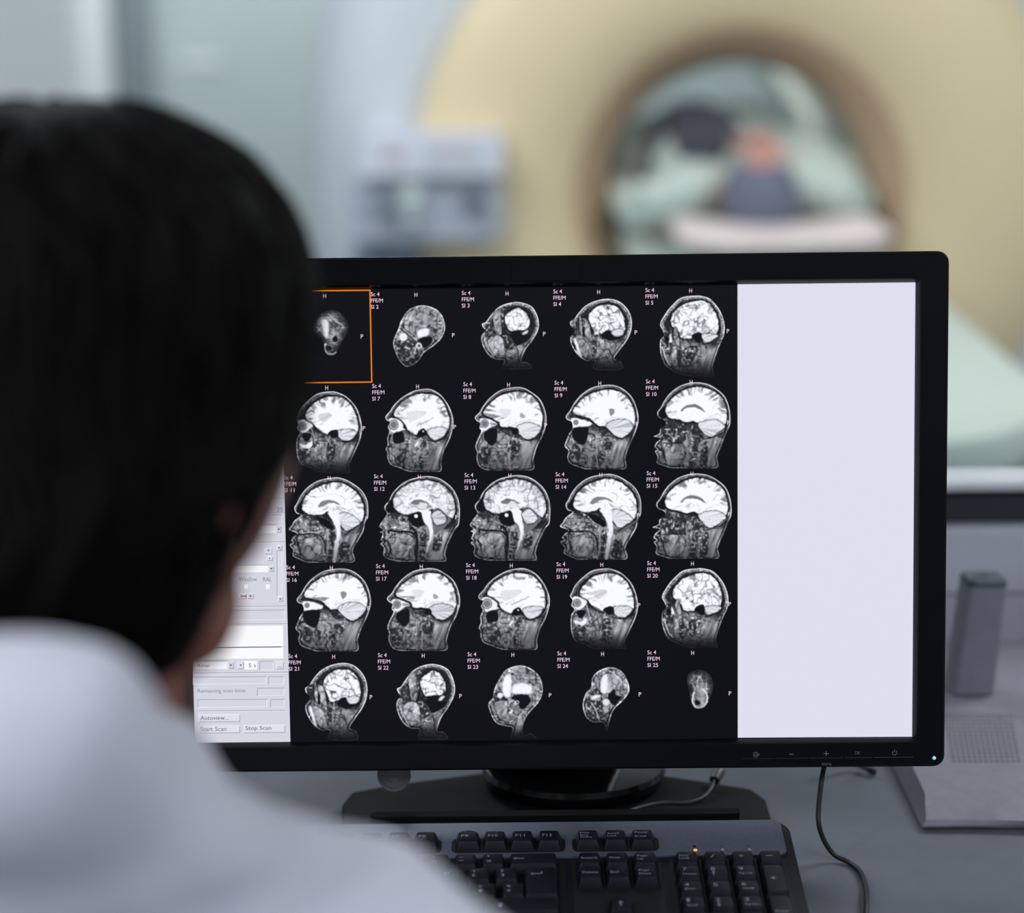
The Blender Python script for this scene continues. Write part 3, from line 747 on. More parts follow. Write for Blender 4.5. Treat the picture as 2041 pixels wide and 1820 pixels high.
tri([(326,789),(338,777),(338,784),(360,784),(360,777),(372,789),(360,801),(360,794),(338,794),(338,801)],(190,120,140),'double_arrow_mark')
# bezel details
def bez(u,v,off=.0062): return scr(u,v,off)
M_print=mat('grey printed marks',(120,122,130),.6)
def mark():
    global mb
    mb.build('control_marking',M_print,mroot,fixn=False);mb=MB()
mb=MB();text_on(mb,'+',lambda a,b:bez(1641.5+a,1507-b),10.5,9.5);mark();text_on(mb,'OK',lambda a,b:bez(1703.5+a,1504-b),11,6.5);mark()
mb.add([bez(1573,1504.5),bez(1581.5,1504.4),bez(1581.5,1502.6),bez(1573,1502.7)],[(0,1,2,3)]);mark()
text_on(mb,'source',lambda a,b:bez(1638+a,1525.5-b),19,4.5);mark()
def strip(P,w_):
    for a,b in zip(P[:-1],P[1:]):
        dx,dy=b[0]-a[0],b[1]-a[1];L=math.hypot(dx,dy);nx_,ny_=-dy/L*w_/2,dx/L*w_/2
        mb.add([bez(a[0]+nx_,a[1]+ny_),bez(b[0]+nx_,b[1]+ny_),bez(b[0]-nx_,b[1]-ny_),bez(a[0]-nx_,a[1]-ny_)],[(0,1,2,3)])
strip([(1783+4.6*math.cos(math.radians(a)),1500.5+4.6*math.sin(math.radians(a))) for a in range(-50,231,20)],1.3);strip([(1783,1494),(1783,1500)],1.4);mark()
strip([(1502,1500),(1510,1500),(1510,1509),(1502,1509),(1502,1500)],1.0);strip([(1503,1503),(1509,1503)],1);strip([(1503,1506),(1509,1506)],1);strip([(1510,1502),(1513.5,1504.5),(1510,1507)],1.0)
mb.build('control_marking',M_print,mroot,fixn=False)
xs_=[1475,1542,1612,1682,1740,1822]
for a,b in zip(xs_[:-1],xs_[1:]):
    mb=MB()
    za=lambda u:1515.5-(u-1475)*.0095
    A=loc_of(bez(a+1,za(a)));B=loc_of(bez(b-1,za(b)))
    P=[mon(x,y,z) for x in(A[0],B[0]) for y in(-.0066,-.005) for z in(A[2]-.0011,A[2]+.0014)]
    mb.add(P,[(0,1,3,2),(4,6,7,5),(0,4,5,1),(2,3,7,6),(0,2,6,4),(1,5,7,3)]);mb.build('control_button',M_bez,mroot,bevel=.0003)
L=bez(1862,1511,.0058);mb=MB();mb.sphere(L,.0013);mb.build('power_light',mat('power light blue',(150,200,240),.3,emit=(150,205,250),estr=.9),mroot,smooth='all')
A=loc_of(bez(1019,560));B=loc_of(bez(1156,518));mb=MB()
mb.loft([[mon(a,y,b) for a,b in rrect(A[0],B[0],A[2],B[2],.0008,3)] for y in(-.0055,-.0062)],True,True);mb.build('sensor_cover',M_gloss,mroot)
# stand: sloping foot, swivel disc, neck
P=[atz(u,v,.752)[:2] for u,v in((683,1634),(682,1602),(700,1579),(770,1566),(860,1554),(960,1541),(1150,1532),(1305,1543),(1400,1557),(1500,1573),(1526,1592),(1538,1634))]
P=[(P[0][0],1.428)]+P+[(P[-1][0],1.428)];cx_=np.mean([q[0] for q in P]);cy_=np.mean([q[1] for q in P])
def foot(k,z,dz=0): return [Vector((cx_+(x-cx_)*k,cy_+(y-cy_)*k,z)) for x,y in P]
mb=MB();mb.loft([foot(1.0,.7405),foot(1.005,.744),foot(1.0,.7505),foot(.985,.752),foot(.75,.7545),foot(.4,.7575)]);mb.build('stand_foot',mat('black stand plastic',(13,13,15),.65,spec=.15,scale=200,bump=.04,bscale=1200),mroot,smooth=True)
sc_=Vector((.045,1.515,.757));mb=MB();N_=48
circ=lambda r,z,k=1:[Vector((sc_.x+r*math.cos(2*math.pi*i/N_),sc_.y+.85*r*math.sin(2*math.pi*i/N_),z)) for i in range(N_)]
mb.loft([circ(.062,.7565),circ(.068,.760),circ(.071,.768),circ(.069,.772),circ(.05,.774)]);mb.build('swivel_disc',M_gloss,mroot,smooth=True)
mb=MB();nk=[]
for z,y,w_,d_ in((.772,1.52,.055,.018),(.80,1.53,.05,.015),(.86,1.54,.045,.014),(.94,1.535,.045,.014),(.99,1.50,.05,.012),(.995,1.475,.05,.012)):
    nk.append([Vector((.03+a,y+b,z)) for a,b in rrect(-w_,w_,-d_,d_,d_*.8,4)])
mb.loft(nk);mb.build('stand_neck',M_bez,mroot,smooth=True)
# translucent round clip hanging behind the lower edge
cc_=Vector(atd(785,1545,1.535));mb=MB();fdir=Vector(_F);rr_=Vector(_R);uu_=Vector(_U)
prof=[(0,.004),(.0045,.004),(.0048,.001),(.0075,.0008),(.0078,.0022),(.0085,.0022),(.0088,0),(.0122,-.001),(.0124,-.0022),(0,-.0022)]
loops=[[cc_+rr_*(r_*math.cos(2*math.pi*i/40))+uu_*(r_*math.sin(2*math.pi*i/40))-fdir*h_ for i in range(40)] for r_,h_ in prof[1:-1]]
mb.loft(loops);mb.box(cc_.x-.003,cc_.y-.001,cc_.z+.006,cc_.x+.003,cc_.y+.002,.8185)
mb.build('round_clip',mat('translucent grey plastic',(128,130,134),.4,trans=.35,alpha=.8),mroot,smooth=True)
# ---------------------------------------------------------------- keyboard, tilted 8 degrees on its rear feet
KT=math.radians(8);KO=Vector((0,1.286,.7655));KB=Vector((0,math.cos(KT),math.sin(KT)));KN=Vector((0,-math.sin(KT),math.cos(KT)))
def kb(x,t,h): return KO+Vector((x,0,0))+KB*t+KN*h            # x right, t towards the back, h above the key tops
kroot=empty('keyboard',(-.03,1.33,.7405))
tag(kroot,'black wired keyboard with silver grey top panel in front of the monitor foot','keyboard')
M_kb=mat('keyboard dark navy plastic',(15,16,25),.5,spec=.3,scale=200,bump=.05,bscale=1800)
M_key=mat('keycap dark plastic',(13,15,26),.5,spec=.3,scale=200,bump=.04,bscale=2500)
M_panel=mat('keyboard silver panel',(108,114,130),.38,.55,scale=250,var=.05)
M_pit=mat('keyboard well black',(12,12,16),.6)
M_leg_=mat('keycap lettering grey',(150,154,168),.5)
XL,XR=-.262,.1955
def prof(grow,h): return [kb(a,b,h) for a,b in rrect(XL-grow,XR+grow,-.036-grow,.1172+grow,.014,6)]
mb=MB()
def low(k,dz):  # lower shell follows the desk
    return [Vector((p.x,p.y,.7415+dz)) for p in prof(k,-.009)]
mb.loft([low(-.004,0),low(.0,.004),prof(.0,-.0105),prof(-.0012,-.0088)]);mb.build('case',M_kb,kroot,smooth=True)
mb=MB();mb.loft([[kb(a,b,h) for a,b in rrect(XL+.006,.1893,.0695,.1150,.006,5)] for h in(-.009,-.0078,-.0074)]);mb.build('top_panel',M_panel,kroot,smooth=True)
mb=MB()
for a,b in((-.253,.0335),(.0395,.1005),(.107,.187)): mb.loft([[kb(x,t,h) for x,t in rrect(a-.001,b,-.031,.0665,.002,3)] for h in(-.009,-.0084)])
for a,b in((-.253,-.235),(-.213,-.136),(-.131,-.0525),(-.0455,.0345),(.0395,.1005)): mb.loft([[kb(x,t,h) for x,t in rrect(a,b,.0755,.094,.005,4)] for h in(-.009,-.0072)])
mb.build('key_well',M_pit,kroot)
def key(x0,x1,t,legend=None,t2=None,iso=False,lw=None):
    """x0..x1 outer width, t row centre; tall keys reach down to t2"""
    lo=(t2 if t2 is not None else t)-.0090;hi=t+.0090;mb=MB();lp=[]
    for g,h,sh in((.0,-.0085,0),(.0004,-.0068,0),(.0021,-.0012,.0007),(.0025,-.0003,.0008),(.0034,.0,.0009)):
        lp.append([kb(a,b,h) for a,b in rrect(x0+g+.0005,x1-g-.0005,lo+g+sh,hi-g*.8+sh*.2,.0014+g*.2,3)])
    mb.loft(lp);k=mb.build('key',M_key,kroot,smooth=True)
    if legend:
        m2=MB();n=len(legend)
        for i,(s_,dx,dt,w_,h_) in enumerate(legend):
            text_on(m2,s_,lambda a,b:kb(x0+a,t+b,.00025),w_,h_,dx,dt)
        m2.build('key_legend',M_leg_,k,fixn=False)
P_=.01905;H_=P_/2
def L1(s,w=None): return [(s,.0048,-.0008,w or .0022*len(s),.0034)]
def L2(a,b): return [(a,.0052,.0018,.0022,.0026),(b,.0052,-.0036,.0024,.003)]
for i,n in enumerate(['F5','F6','F7','F8']): 
    c_=-.0635-(3-i)*P_;key(c_-H_,c_+H_,.0850,L1(n,.0048))
for i,n in enumerate(['F9','F10','F11','F12']):
    c_=.0233-(3-i)*P_;key(c_-H_,c_+H_,.0850,L1(n,.0048 if i==0 else .0066))
for i in range(4): c_=-.1445-(3-i)*P_;key(c_-H_,c_+H_,.0850)
key(-.2535,-.2345,.0850)
for c_,l_ in zip((.0505,.0698,.0890),([('Print',.004,.0022,.0066,.0024),('Scrn',.004,-.0008,.0056,.0024),('SysRq',.004,-.0038,.008,.0024)],[('Scroll',.004,.001,.008,.0024),('Lock',.004,-.0022,.0064,.0024)],[('Pause',.004,.002,.0088,.0024),('Break',.004,-.003,.0084,.0024)])): key(c_-H_,c_+H_,.0850,l_)
num=[('!','1'),('"','2'),('L','3'),('$','4'),('%','5'),('^','6'),('&','7'),('*','8'),('(','9'),(')','0'),('_','-'),('+','=')]
for i,(a,b) in enumerate(num):
    c_=-.0161-(11-i)*P_;key(c_-H_,c_+H_,.056,[(a,.0052,.0022,.0022 if a not in'_' else .0028,.0026 if a!='_' else .0005),(b,.0052,-.0036 if b not in'-' else -.002,.003,.003 if b not in '-=' else (.0006 if b=='-' else .002))])
key(-.0066,.0300,.056,[('-',.006,.0000,.006,.0006),('<',.0045,-.0014,.0022,.0032)])
key(-.253,-.2455,.056)
for i,n in enumerate('QWERTYUIOP[]'):
    c_=-.0067-(11-i)*P_;key(c_-H_,c_+H_,.038,L2('{','[') if n=='[' else L2('}',']') if n==']' else [(n,.005,-.0012,.0036,.0036)])
key(-.253,-.2260,.038)
key(.0035,.0300,.038,[('-',.008,-.0012,.006,.0006),('<',.0062,-.0026,.002,.0032),('l',.0135,-.0012,.0006,.003)],t2=.0193)
for i,n in enumerate('ASDFGHJKL:@~'):
    c_=-.0022-(11-i)*P_
    key(c_-H_,c_+H_,.0193,L2(':',';') if n==':' else L2('@',"'") if n=='@' else L2('~','#') if n=='~' else [(n,.005,-.0012,.0036,.0036)])
key(-.253,-.2215,.0193)
for i,n in enumerate('ZXCVBNM<>?'):
    c_=-.0312-(9-i)*P_;key(c_-H_,c_+H_,.0008,L2(n,{'<':',','>':'.','?':'/'}[n]) if n in '<>?' else [(n,.005,-.0012,.0036,.0036)])
key(-.0215,.0300,.0008,[('^',.008,-.0004,.005,.002),('I',.0095,-.003,.002,.003)])
for r,names in((.056,('Insert','Home','Page Up')),(.038,('Delete','End','Page Down'))):
    for c_,n in zip((.0505,.0698,.0890),names):
        q=n.split();key(c_-H_,c_+H_,r,[(q[0],.004,.0006 if len(q)>1 else -.001,.0018*len(q[0]),.0025)]+([(q[1],.004,-.0032,.002*len(q[1]),.0025)] if len(q)>1 else []))
key(.0603,.0793,.0008,[('I',.0085,-.003,.0008,.0046),('^',.0072,.0004,.0034,.002)])
for c_ in(.0505,.0698,.0890): key(c_-H_,c_+H_,-.0183,[('<',.006,-.001,.003,.003)])
NP=(.1180,.1373,.1565,.1757)
rows_=[(.056,([('Num',.004,.0008,.0064,.0024),('Lock',.004,-.0026,.0068,.0024)],[('/',.0062,-.001,.003,.0034)],[('*',.0068,-.001,.0032,.003)],[('-',.006,.0002,.005,.0006)])),
(.038,([('7',.005,.0008,.003,.0038),('Home',.005,-.0042,.009,.0022)],[('8',.005,.0008,.003,.0038),('I',.0062,-.0048,.0007,.0046),('^',.0052,-.0018,.0028,.0018)],[('9',.005,.0008,.003,.0038),('Pg Up',.005,-.0042,.009,.0024)])),
(.0193,([('4',.005,.0008,.003,.0038),('-',.005,-.0028,.007,.0006),('<',.0045,-.0042,.0018,.003)],[('5',.005,.0002,.003,.0038)],[('6',.005,.0008,.003,.0038),('-',.0055,-.0028,.007,.0006),('>',.0112,-.0042,.0018,.003)])),
(.0008,([('1',.005,.0008,.0018,.0038),('End',.005,-.0042,.0066,.0022)],[('2',.005,.0008,.003,.0038),('I',.0062,-.0046,.0007,.0044),('v',.0052,-.0048,.0028,.0018)],[('3',.005,.0008,.003,.0038),('Pg Dn',.005,-.0042,.009,.0024)]))]
for t_,ls in rows_:
    for c_,l_ in zip(NP,ls): key(c_-H_,c_+H_,t_,l_)
key(NP[3]-H_,NP[3]+H_,.038,[('+',.006,-.011,.0042,.0036)],t2=.0193)
key(NP[3]-H_,NP[3]+H_,.0008,[('Enter',.005,-.0125,.009,.0026)],t2=-.0183)
key(NP[0]-H_,NP[1]+H_,-.0183,[('0',.005,.0006,.003,.0036)]);key(NP[2]-H_,NP[2]+H_,-.0183,[('.',.007,-.001,.001,.001)])
# badge, lights, notice
bc=(-.0343,.0985);mb=MB();mb.loft([[kb(bc[0]+.0075*k*math.cos(a),bc[1]+.0062*k*math.sin(a),h) for a in [2*math.pi*i/32 for i in range(32)]] for k,h in((1,-.0080),(1,-.0072),(.92,-.0068))]);bd=mb.build('badge',M_gloss,kroot,smooth=True)
mb=MB();text_on(mb,'hp',lambda a,b:kb(bc[0]-.0052+a+b*.35,bc[1]-.0048+b,-.0066),.0088,.0095);mb.build('badge_lettering',mat('badge silver print',(92,96,108),.4),bd,fixn=False)
for x_,on,ic in((.1255,1,'1'),(.1446,0,'A'),(.1634,0,'A')):
    mb=MB();mb.sphere(kb(x_,.0760,-.0072),(.0014,.0014,.0008),14,8)
    l=mb.build('status_light',mat('status light amber',(255,150,40),.3,emit=(255,165,50),estr=1.0) if on else mat('status light clear',(150,156,170),.2),kroot,smooth='all')
    if on: l['label']='glowing amber light'
    mb=MB();text_on(mb,ic,lambda a,b:kb(x_-.0013+a,.0795+b,-.0072),.0022,.0026);mb.build('status_icon',M_pit,kroot,fixn=False)
mb=MB();text_on(mb,'IMPORTANT NOTICE',lambda a,b:kb(.054+a,.0205+b,-.0085),.040,.0036)
mb.add([kb(.0475,.0205,-.0085),kb(.0515,.0205,-.0085),kb(.0495,.0240,-.0085)],[(0,1,2)])
mb.box(0,0,0,.0001,.0001,.0001) if 0 else None
mb.add([kb(.040,.0186,-.0085),kb(.0985,.0186,-.0085),kb(.0985,.0190,-.0085),kb(.040,.0190,-.0085)],[(0,1,2,3)])
text_on(mb,'For the user safety and comfort read',lambda a,b:kb(.052+a,.0158+b,-.0085),.038,.0018)
text_on(mb,'Safety & Comfort Guide',lambda a,b:kb(.058+a,.0132+b,-.0085),.026,.0018)
mb.build('notice_print',M_leg_,kroot,fixn=False)
M_rest=mat('matte black plastic',(10,10,12),.8,spec=.1)
# low black bar standing behind the keyboard
A=atz(735,1640,.7405);B_=atz(1478,1634,.7405);yb=1.4165
t=MB();t.loft([[Vector((x,y,z)) for x,y in [(a,b) for a,b in rrect(A[0]+.006,.163,yb,yb+.010,.0045,5)]] for z in(.7405,.7715,.7725)]);t=t.build('rear_rest_bar',M_rest,kroot,smooth=True)
# ---------------------------------------------------------------- cables
M_cab=mat('black cable rubber',(22,24,28),.5)
cab=[atz(1644,1522,.806),atz(1637,1560,.792),atz(1631,1630,.772),atz(1641,1672,.757),atz(1662,1703,.7455),atz(1690,1718,.7425),atz(1713,1736,.7425),atz(1725,1765,.743),atz(1727,1800,.745),atz(1726,1850,.7425),atz(1735,1960,.7425)]
mb=MB();mb.tube(curve_pts(cab),.00185,12);tag(mb.build('monitor_cable',M_cab,smooth='all',base=atz(1690,1718,.7405)),'black cable hanging from the monitor edge and snaking over the desk right of the keyboard','cable')
t=empty('keyboard_cable',atz(1428,1560,.7405));tag(t,'thin dark cable with a grey plug lying across the monitor foot','cable')
mb=MB();c2=[atz(1424,1552,.762),atz(1420,1568,.7605),atz(1408,1584,.7582),atz(1392,1594,.7572),atz(1365,1600,.7572),atz(1320,1600,.7575),atz(1280,1608,.758),atz(1235,1622,.758),atz(1160,1637,.758)]
c2=c2+[np.array(c2[-1])+np.array([-.03,-.014,0.001])]
mb.tube(curve_pts(c2),.0012,10);mb.build('cord',mat('dark grey cord',(62,62,66),.4),t,smooth='all')
mb=MB();mb.tube([atz(1424,1556,.761),atz(1428,1548,.7625),atz(1434,1538,.764)],[.0042,.0046,.0046],14);mb.build('plug',mat('grey plug plastic',(80,82,88),.4),t,smooth=True)
t=MB();t.tube(curve_pts([atz(1744,1540,.744),atz(1730,1533,.745),atz(1700,1520,.747),atz(1650,1500,.76)]),[.0030]*8+[.0022]*17,10)
tag(t.build('video_cable',M_cab,smooth='all',base=atz(1740,1538,.7405)),'short dark cable end lying under the right corner of the monitor','cable')
# ---------------------------------------------------------------- desk intercom at the right
t=empty('desk_intercom',(.42,1.62,.7405));tag(t,'light grey intercom station with perforated speaker and upright handset at the desk\'s right','intercom')
M_int=mat('intercom light grey plastic',(140,142,154),.5,spec=.3,scale=100,bump=.03,bscale=1500)
M_int2=mat('intercom edge grey',(128,130,142),.5)
def top_z(x,y): return .7535+(y-1.485)*.03+.006*math.exp(-((x-.34)/.08)**2)*0
mb=MB();ys_=[1.4585,1.4600,1.488]+list(np.linspace(1.50,1.81,8));loops=[]
xr=.62
def sec(y,k):
    zt=.7405+.0035 if k==0 else (.7405+.0125 if k==1 else top_z(0,y))
    return zt
# body: front lip, bevelled nose, gently rising deck
X_=np.linspace(0,1,22)
def deck(y,z,inx,wave): return [Vector((.3055+inx+(xr-.3055-inx)*s,y-wave*(1 if s>.0 else 1)*0.012*math.sin(min(1,s*1.25)*math.pi)**2*(1 if wave else 0),z)) for s in X_]
rowsd=[deck(1.81,.7415,-.002,0),deck(1.456,.7415,-.002,.2),deck(1.4535,.7445,-.002,.2),deck(1.4548,.7475,-.0005,.5),deck(1.4575,.7490,.001,.9),deck(1.478,.7540,.004,1.0),deck(1.489,.7555,.006,.8)]
for y in(1.52,1.56,1.6,1.66,1.72,1.81): rowsd.append(deck(y,.7555+(y-1.489)*.035,.006-(y-1.489)*.004,max(0,.6-(y-1.489)*8)))
mb.loft(rowsd,False,False,closed=False)
n_=len(X_);k_=len(rowsd);ids=[i*n_ for i in range(k_)];mb.f.append(tuple(ids));mb.f.append(tuple([i*n_+n_-1 for i in range(k_)][::-1]));mb.f+= [((k_-1)*n_+j,(k_-1)*n_+j+1,j+1,j) for j in range(n_-1)]
mb.build('body',M_int,t,smooth=True)
def dk(u,v,o=.0003):
    P=np.array(atz(u,v,.76))
    for _ in range(4): P=np.array(atz(u,v,.7555+(P[1]-1.489)*.035+o))
    return P
g0,g1,g2,g3=[dk(*q) for q in((1884,1424.5),(2012,1424.5),(2030,1517),(1901,1517))]
mb=MB()
for i in range(13):
    for j in range(13):
        if (i==1 and j>10): continue
        a=j/12;b=i/12;P=g0*(1-a)*(1-b)+g1*a*(1-b)+g2*a*b+g3*(1-a)*b;r_=.0014
        mb.add([P+np.array([r_*math.cos(q),r_*math.sin(q),.035*r_*math.sin(q)]) for q in np.linspace(0,2*math.pi,10,endpoint=False)],[tuple(range(10))])
sg=mb.build('speaker_grille',mat('speaker holes dark',(34,36,42),.8),t,fixn=False)
mb=MB();q0,q1=dk(1990,1430),dk(2075,1434);mb.box(q0[0],q0[1]-.0006,q0[2]-.0002,xr-.01,q0[1]+.0006,q0[2]+.0001);mb.build('panel_seam',M_int2,t)
# upright handset: tapered rounded column leaning right and slightly back
hb=[dk(1897,1388),dk(1982,1390)];D0=.030
def hs(k,ins=0,n=5):
    zb=hb[0][2];ct=.000;wx=.0375-.0035*k;dy=D0
    xl=hb[0][0]+.0135*k+.0;z=zb+.0935*k;y=hb[0][1]+.012*k
    yaw=math.radians(7)
    out=[]
    for a,b in rrect(0+ins,wx-ins,0+ins,dy-ins,.006,n): out.append(Vector((xl+a*math.cos(yaw)+b*math.sin(yaw)*-.9,y+b*math.cos(yaw)+a*math.sin(yaw)*.0,z)))
    return out
mb=MB();mb.loft([hs(0,.0015),hs(.02),hs(.5),hs(.985)]);hsb=mb.build('handset',M_int,t,smooth=True)
mb=MB();lp=hs(.985,.0003);mb.loft([lp,[p+Vector((0,0,.0040)) for p in hs(.985,.0)],[p+Vector((0,.0,.0065)) for p in hs(.985,.0015)]])
mb.build('handset_cap',mat('intercom cap grey green',(86,98,106),.4),hsb,smooth=True)
cc=sum(lp,Vector())/len(lp)+Vector((0,-.002,.0068))
mb=MB();N_=20;mb.loft([[cc+Vector((.0085*k*math.cos(a),.0065*k*math.sin(a),h)) for a in [2*math.pi*i/N_ for i in range(N_)]] for k,h in((1,0),(.8,.0006))]);mb.build('handset_button',mat('cap button grey',(70,80,88),.35),hsb,smooth=True)
# ---------------------------------------------------------------- MRI scanner
GC=Vector((.531,4.85,.812))
M_shell=mat('scanner shell blue white',(206,211,220),.45,scale=3,var=.02)
M_cream=mat('scanner front cream',(228,208,172),.45,scale=3,var=.02)
M_flare=mat('bore flare shaded cream',(196,166,138),.5,scale=3,var=.03)  # cream of the front disc with the flare's shade put into the colour
M_bore=mat('bore lining pale green white',(214,222,220),.8,scale=3,var=.02)
g=empty('mri_scanner',(GC.x,5.6,0));tag(g,'large MRI scanner with cream front disc and pale blue housing behind the window','MRI scanner')
N=96
def circ_(r,y): return [Vector((GC.x+r*math.cos(2*math.pi*i/N),y,GC.z+r*math.sin(2*math.pi*i/N))) for i in range(N)]
def sup(rx,rt,rb,y,e=2.6):
    out=[]
    for i in range(N):
        a=2*math.pi*i/N;c_,s_=math.cos(a),math.sin(a);rz=rt if s_>0 else rb
        out.append(Vector((GC.x+rx*math.copysign(abs(c_)**(2/e),c_),y,GC.z+rz*math.copysign(abs(s_)**(2/e),s_))))
    return out
Y=GC.y
MB().loft([circ_(.757,Y+.02),sup(.84,.80,.79,Y-.005),sup(.93,.90,.795,Y+.04),sup(1.00,.98,.80,Y+.16),sup(1.03,1.0,.805,Y+.35),sup(1.03,1.0,.805,Y+1.7),sup(.9,.9,.79,Y+1.85),circ_(.34,Y+1.85)],False,False).build('housing',M_shell,g,smooth=True)
MB().loft([circ_(.385,Y-.045),circ_(.43,Y-.075),circ_(.52,Y-.095),circ_(.65,Y-.09),circ_(.735,Y-.06),circ_(.753,Y-.045),circ_(.758,Y+.03)],False,False).build('front_disc',M_cream,g,smooth=True)
MB().loft([circ_(.298,Y+.30),circ_(.299,Y+.15),circ_(.308,Y+.07),circ_(.330,Y+.01),circ_(.358,Y-.025),circ_(.386,Y-.045)],False,False).build('bore_flare',M_flare,g,smooth=True)
MB().loft([circ_(.298,Y+.12),circ_(.296,Y+1.80),circ_(.345,Y+1.86)],False,False).build('bore_lining',M_bore,g,smooth=True)
MB().loft([circ_(.302,Y+.115),circ_(.290,Y+.10),circ_(.290,Y+.16),circ_(.302,Y+.17)],False,False).build('bore_rim',M_bore,g,smooth=True)
# control panel fixed left of the bore
def gx(u,v,D=4.72): return atd(u,v,D)
a=gx(718,262);b=gx(1003,345);
cp=MB();cp.loft([[Vector((x,y,z)) for x,z in rrect(a[0],b[0],b[2],a[2],.012,4)] for y in(4.93,4.70,4.685)]);pn=cp.build('control_panel',mat('control panel white',(216,218,232),.4),g,smooth=True)
for u0,u1,cl in((762,802,(196,178,186)),(850,895,(186,192,204)),(905,955,(188,194,202)),(870,925,(226,208,212))):
    a_=gx(u0,285 if cl[0]>200 else 300,4.64);b_=gx(u1,300 if cl[0]>200 else 322,4.64);MB().box(a_[0],4.682,b_[2],b_[0],4.69,a_[2]).build('panel_display',mat('panel display %d'%cl[0],cl,.4),pn)
a=gx(700,352,4.78);b=gx(1003,472,4.78)
cp=MB();cp.loft([[Vector((x,y,z)) for x,z in rrect(a[0],b[0],b[2],a[2],.02,4)] for y in(4.93,4.725,4.715)]);pl=cp.build('panel_console',mat('panel console grey',(176,180,196),.45),g,smooth=True)
for u,v,r_,c_ in((945,400,.022,(92,98,112)),(765,405,.028,(128,140,150)),(822,382,.022,(214,226,222)),(820,425,.018,(190,204,206))):
    q=gx(u,v,4.72);MB().tube([(q[0],4.72,q[2]),(q[0],4.685,q[2])],r_,20).build('console_knob',mat('console knob %d'%c_[0],c_,.4),pl,smooth=True)
a=gx(700,486,4.8);b=gx(838,525,4.8);MB().box(a[0],4.78,b[2]-.12,b[0],4.9,a[2]).build('lower_drawer',mat('lower drawer blue grey',(140,152,168),.5),g,bevel=.01)
# base block under the bore
MB().box(GC.x-.75,Y+.05,0,GC.x+.75,Y+1.7,.12).build('plinth',mat('scanner plinth grey',(150,158,166),.6),g,bevel=.02)
# ---------------------------------------------------------------- patient table
t=empty('patient_table',(.53,3.9,0));tag(t,'pale green white patient table running out of the scanner bore towards the window','table')
M_top=mat('table top pale green white',(190,202,198),.4,scale=4,var=.02)
M_side=mat('table base grey green',(168,178,182),.5,scale=4,var=.02)
def tt(k,z,yb=6.3,c=.53,w=.27,yf=3.12,de=.38):
    P=[(c+w*k,yb)];P+=[(c+w*k*math.cos(a),yf-de*k*math.sin(a)) for a in np.linspace(0,math.pi,25)];P.append((c-w*k,yb))
    return [Vector((x,y,z)) for x,y in P]
mb=MB();mb.loft([tt(.9,.655),tt(.985,.67),tt(1.01,.705),tt(1.0,.727),tt(.975,.731),tt(.93,.726),tt(.6,.715)]);mb.build('tabletop',M_top,t,smooth=True)
mb=MB();mb.loft([tt(.75,.0,4.7),tt(.8,.05,4.7),tt(.78,.4,4.7),tt(.86,.60,4.7),tt(.88,.655,4.7)]);mb.build('base',M_side,t,smooth=True)
mb=MB();mb.tube(curve_pts([(.815,4.6,.70),(.815,3.6,.70),(.80,3.1,.70)]),.012);mb.build('side_rail',mat('side rail grey',(190,196,204),.4),t,smooth=True)
# pillow
mb=MB();lp=[]
a=gx(1335,500,4.55);b=gx(1748,500,4.55);px0,px1=a[0],b[0];pc=(px0+px1)/2
for y,k in((4.34,.4),(4.36,.8),(4.40,1),(4.50,1.0),(4.58,.85),(4.60,.4)):
    l=[]
    for i in range(36):
        q=2*math.pi*i/36;s_=math.cos(q);x=pc+(px1-px0)/2*math.copysign(abs(s_)**.7,s_)
        th=.022+.022*abs(s_)**1.5;l.append(Vector((x,y,.7635+math.sin(q)*th*k+.022*abs(s_)**1.6)))
    lp.append(l)
mb.loft(lp);tag(mb.build('pillow',mat('pillow pinkish white',(232,214,216),.8,scale=10,sheen=.3),smooth='all',base=(pc,4.5,.735)),'pinkish white pillow under the patient\'s head on the scanner table','pillow')
# patient: one continuous body, gown, hair
t=empty('person',(.56,5.1,.735));tag(t,'person in pale green gown lying on the table inside the scanner bore, grey haired','person')
hc=Vector(atd(1515,388,4.60));mb=MB()
mb.sphere(hc,(.074,.092,.088),24,16);mb.sphere(hc+Vector((0,.045,.03)),(.055,.06,.06),20,12);mb.sphere(hc+Vector((0,.075,.035)),(.04,.045,.05),16,10)
mb.sphere(hc+Vector((0,.03,.088)),(.013,.022,.018),10,8);mb.sphere(hc+Vector((.078,.02,.0)),(.012,.02,.03),10,8);mb.sphere(hc+Vector((-.078,.02,.0)),(.012,.02,.03),10,8)
mb.tube([hc+Vector((0,.07,-.01)),hc+Vector((0,.16,-.01))],[.055,.06],16);mb.tube([hc+Vector((-.13,.2,-.005)),hc+Vector((.13,.2,-.005))],.07,16)
mb.tube([hc+Vector((0,.2,-.0)),hc+Vector((0,.7,.02))],[.11,.13],16)
for s_ in(-1,1): mb.tube([hc+Vector((s_*.17,.2,-.01)),hc+Vector((s_*.21,.5,-.03)),hc+Vector((s_*.17,.75,-.02))],[.05,.042,.03],12);mb.tube([hc+Vector((s_*.09,.7,.0)),hc+Vector((s_*.1,1.1,.03)),hc+Vector((s_*.1,1.5,-.0))],[.085,.06,.04],14)
remeshed(mb,'body',mat('patient skin',(206,148,138),.5,scale=20),t,.008,5)
for s_ in(-1,1): MB().sphere(hc+Vector((s_*.026,.036,.078)),.009,10,8).build('eye',mat('eye white',(220,220,222),.3),t,smooth='all')
mb=MB();lp=[]
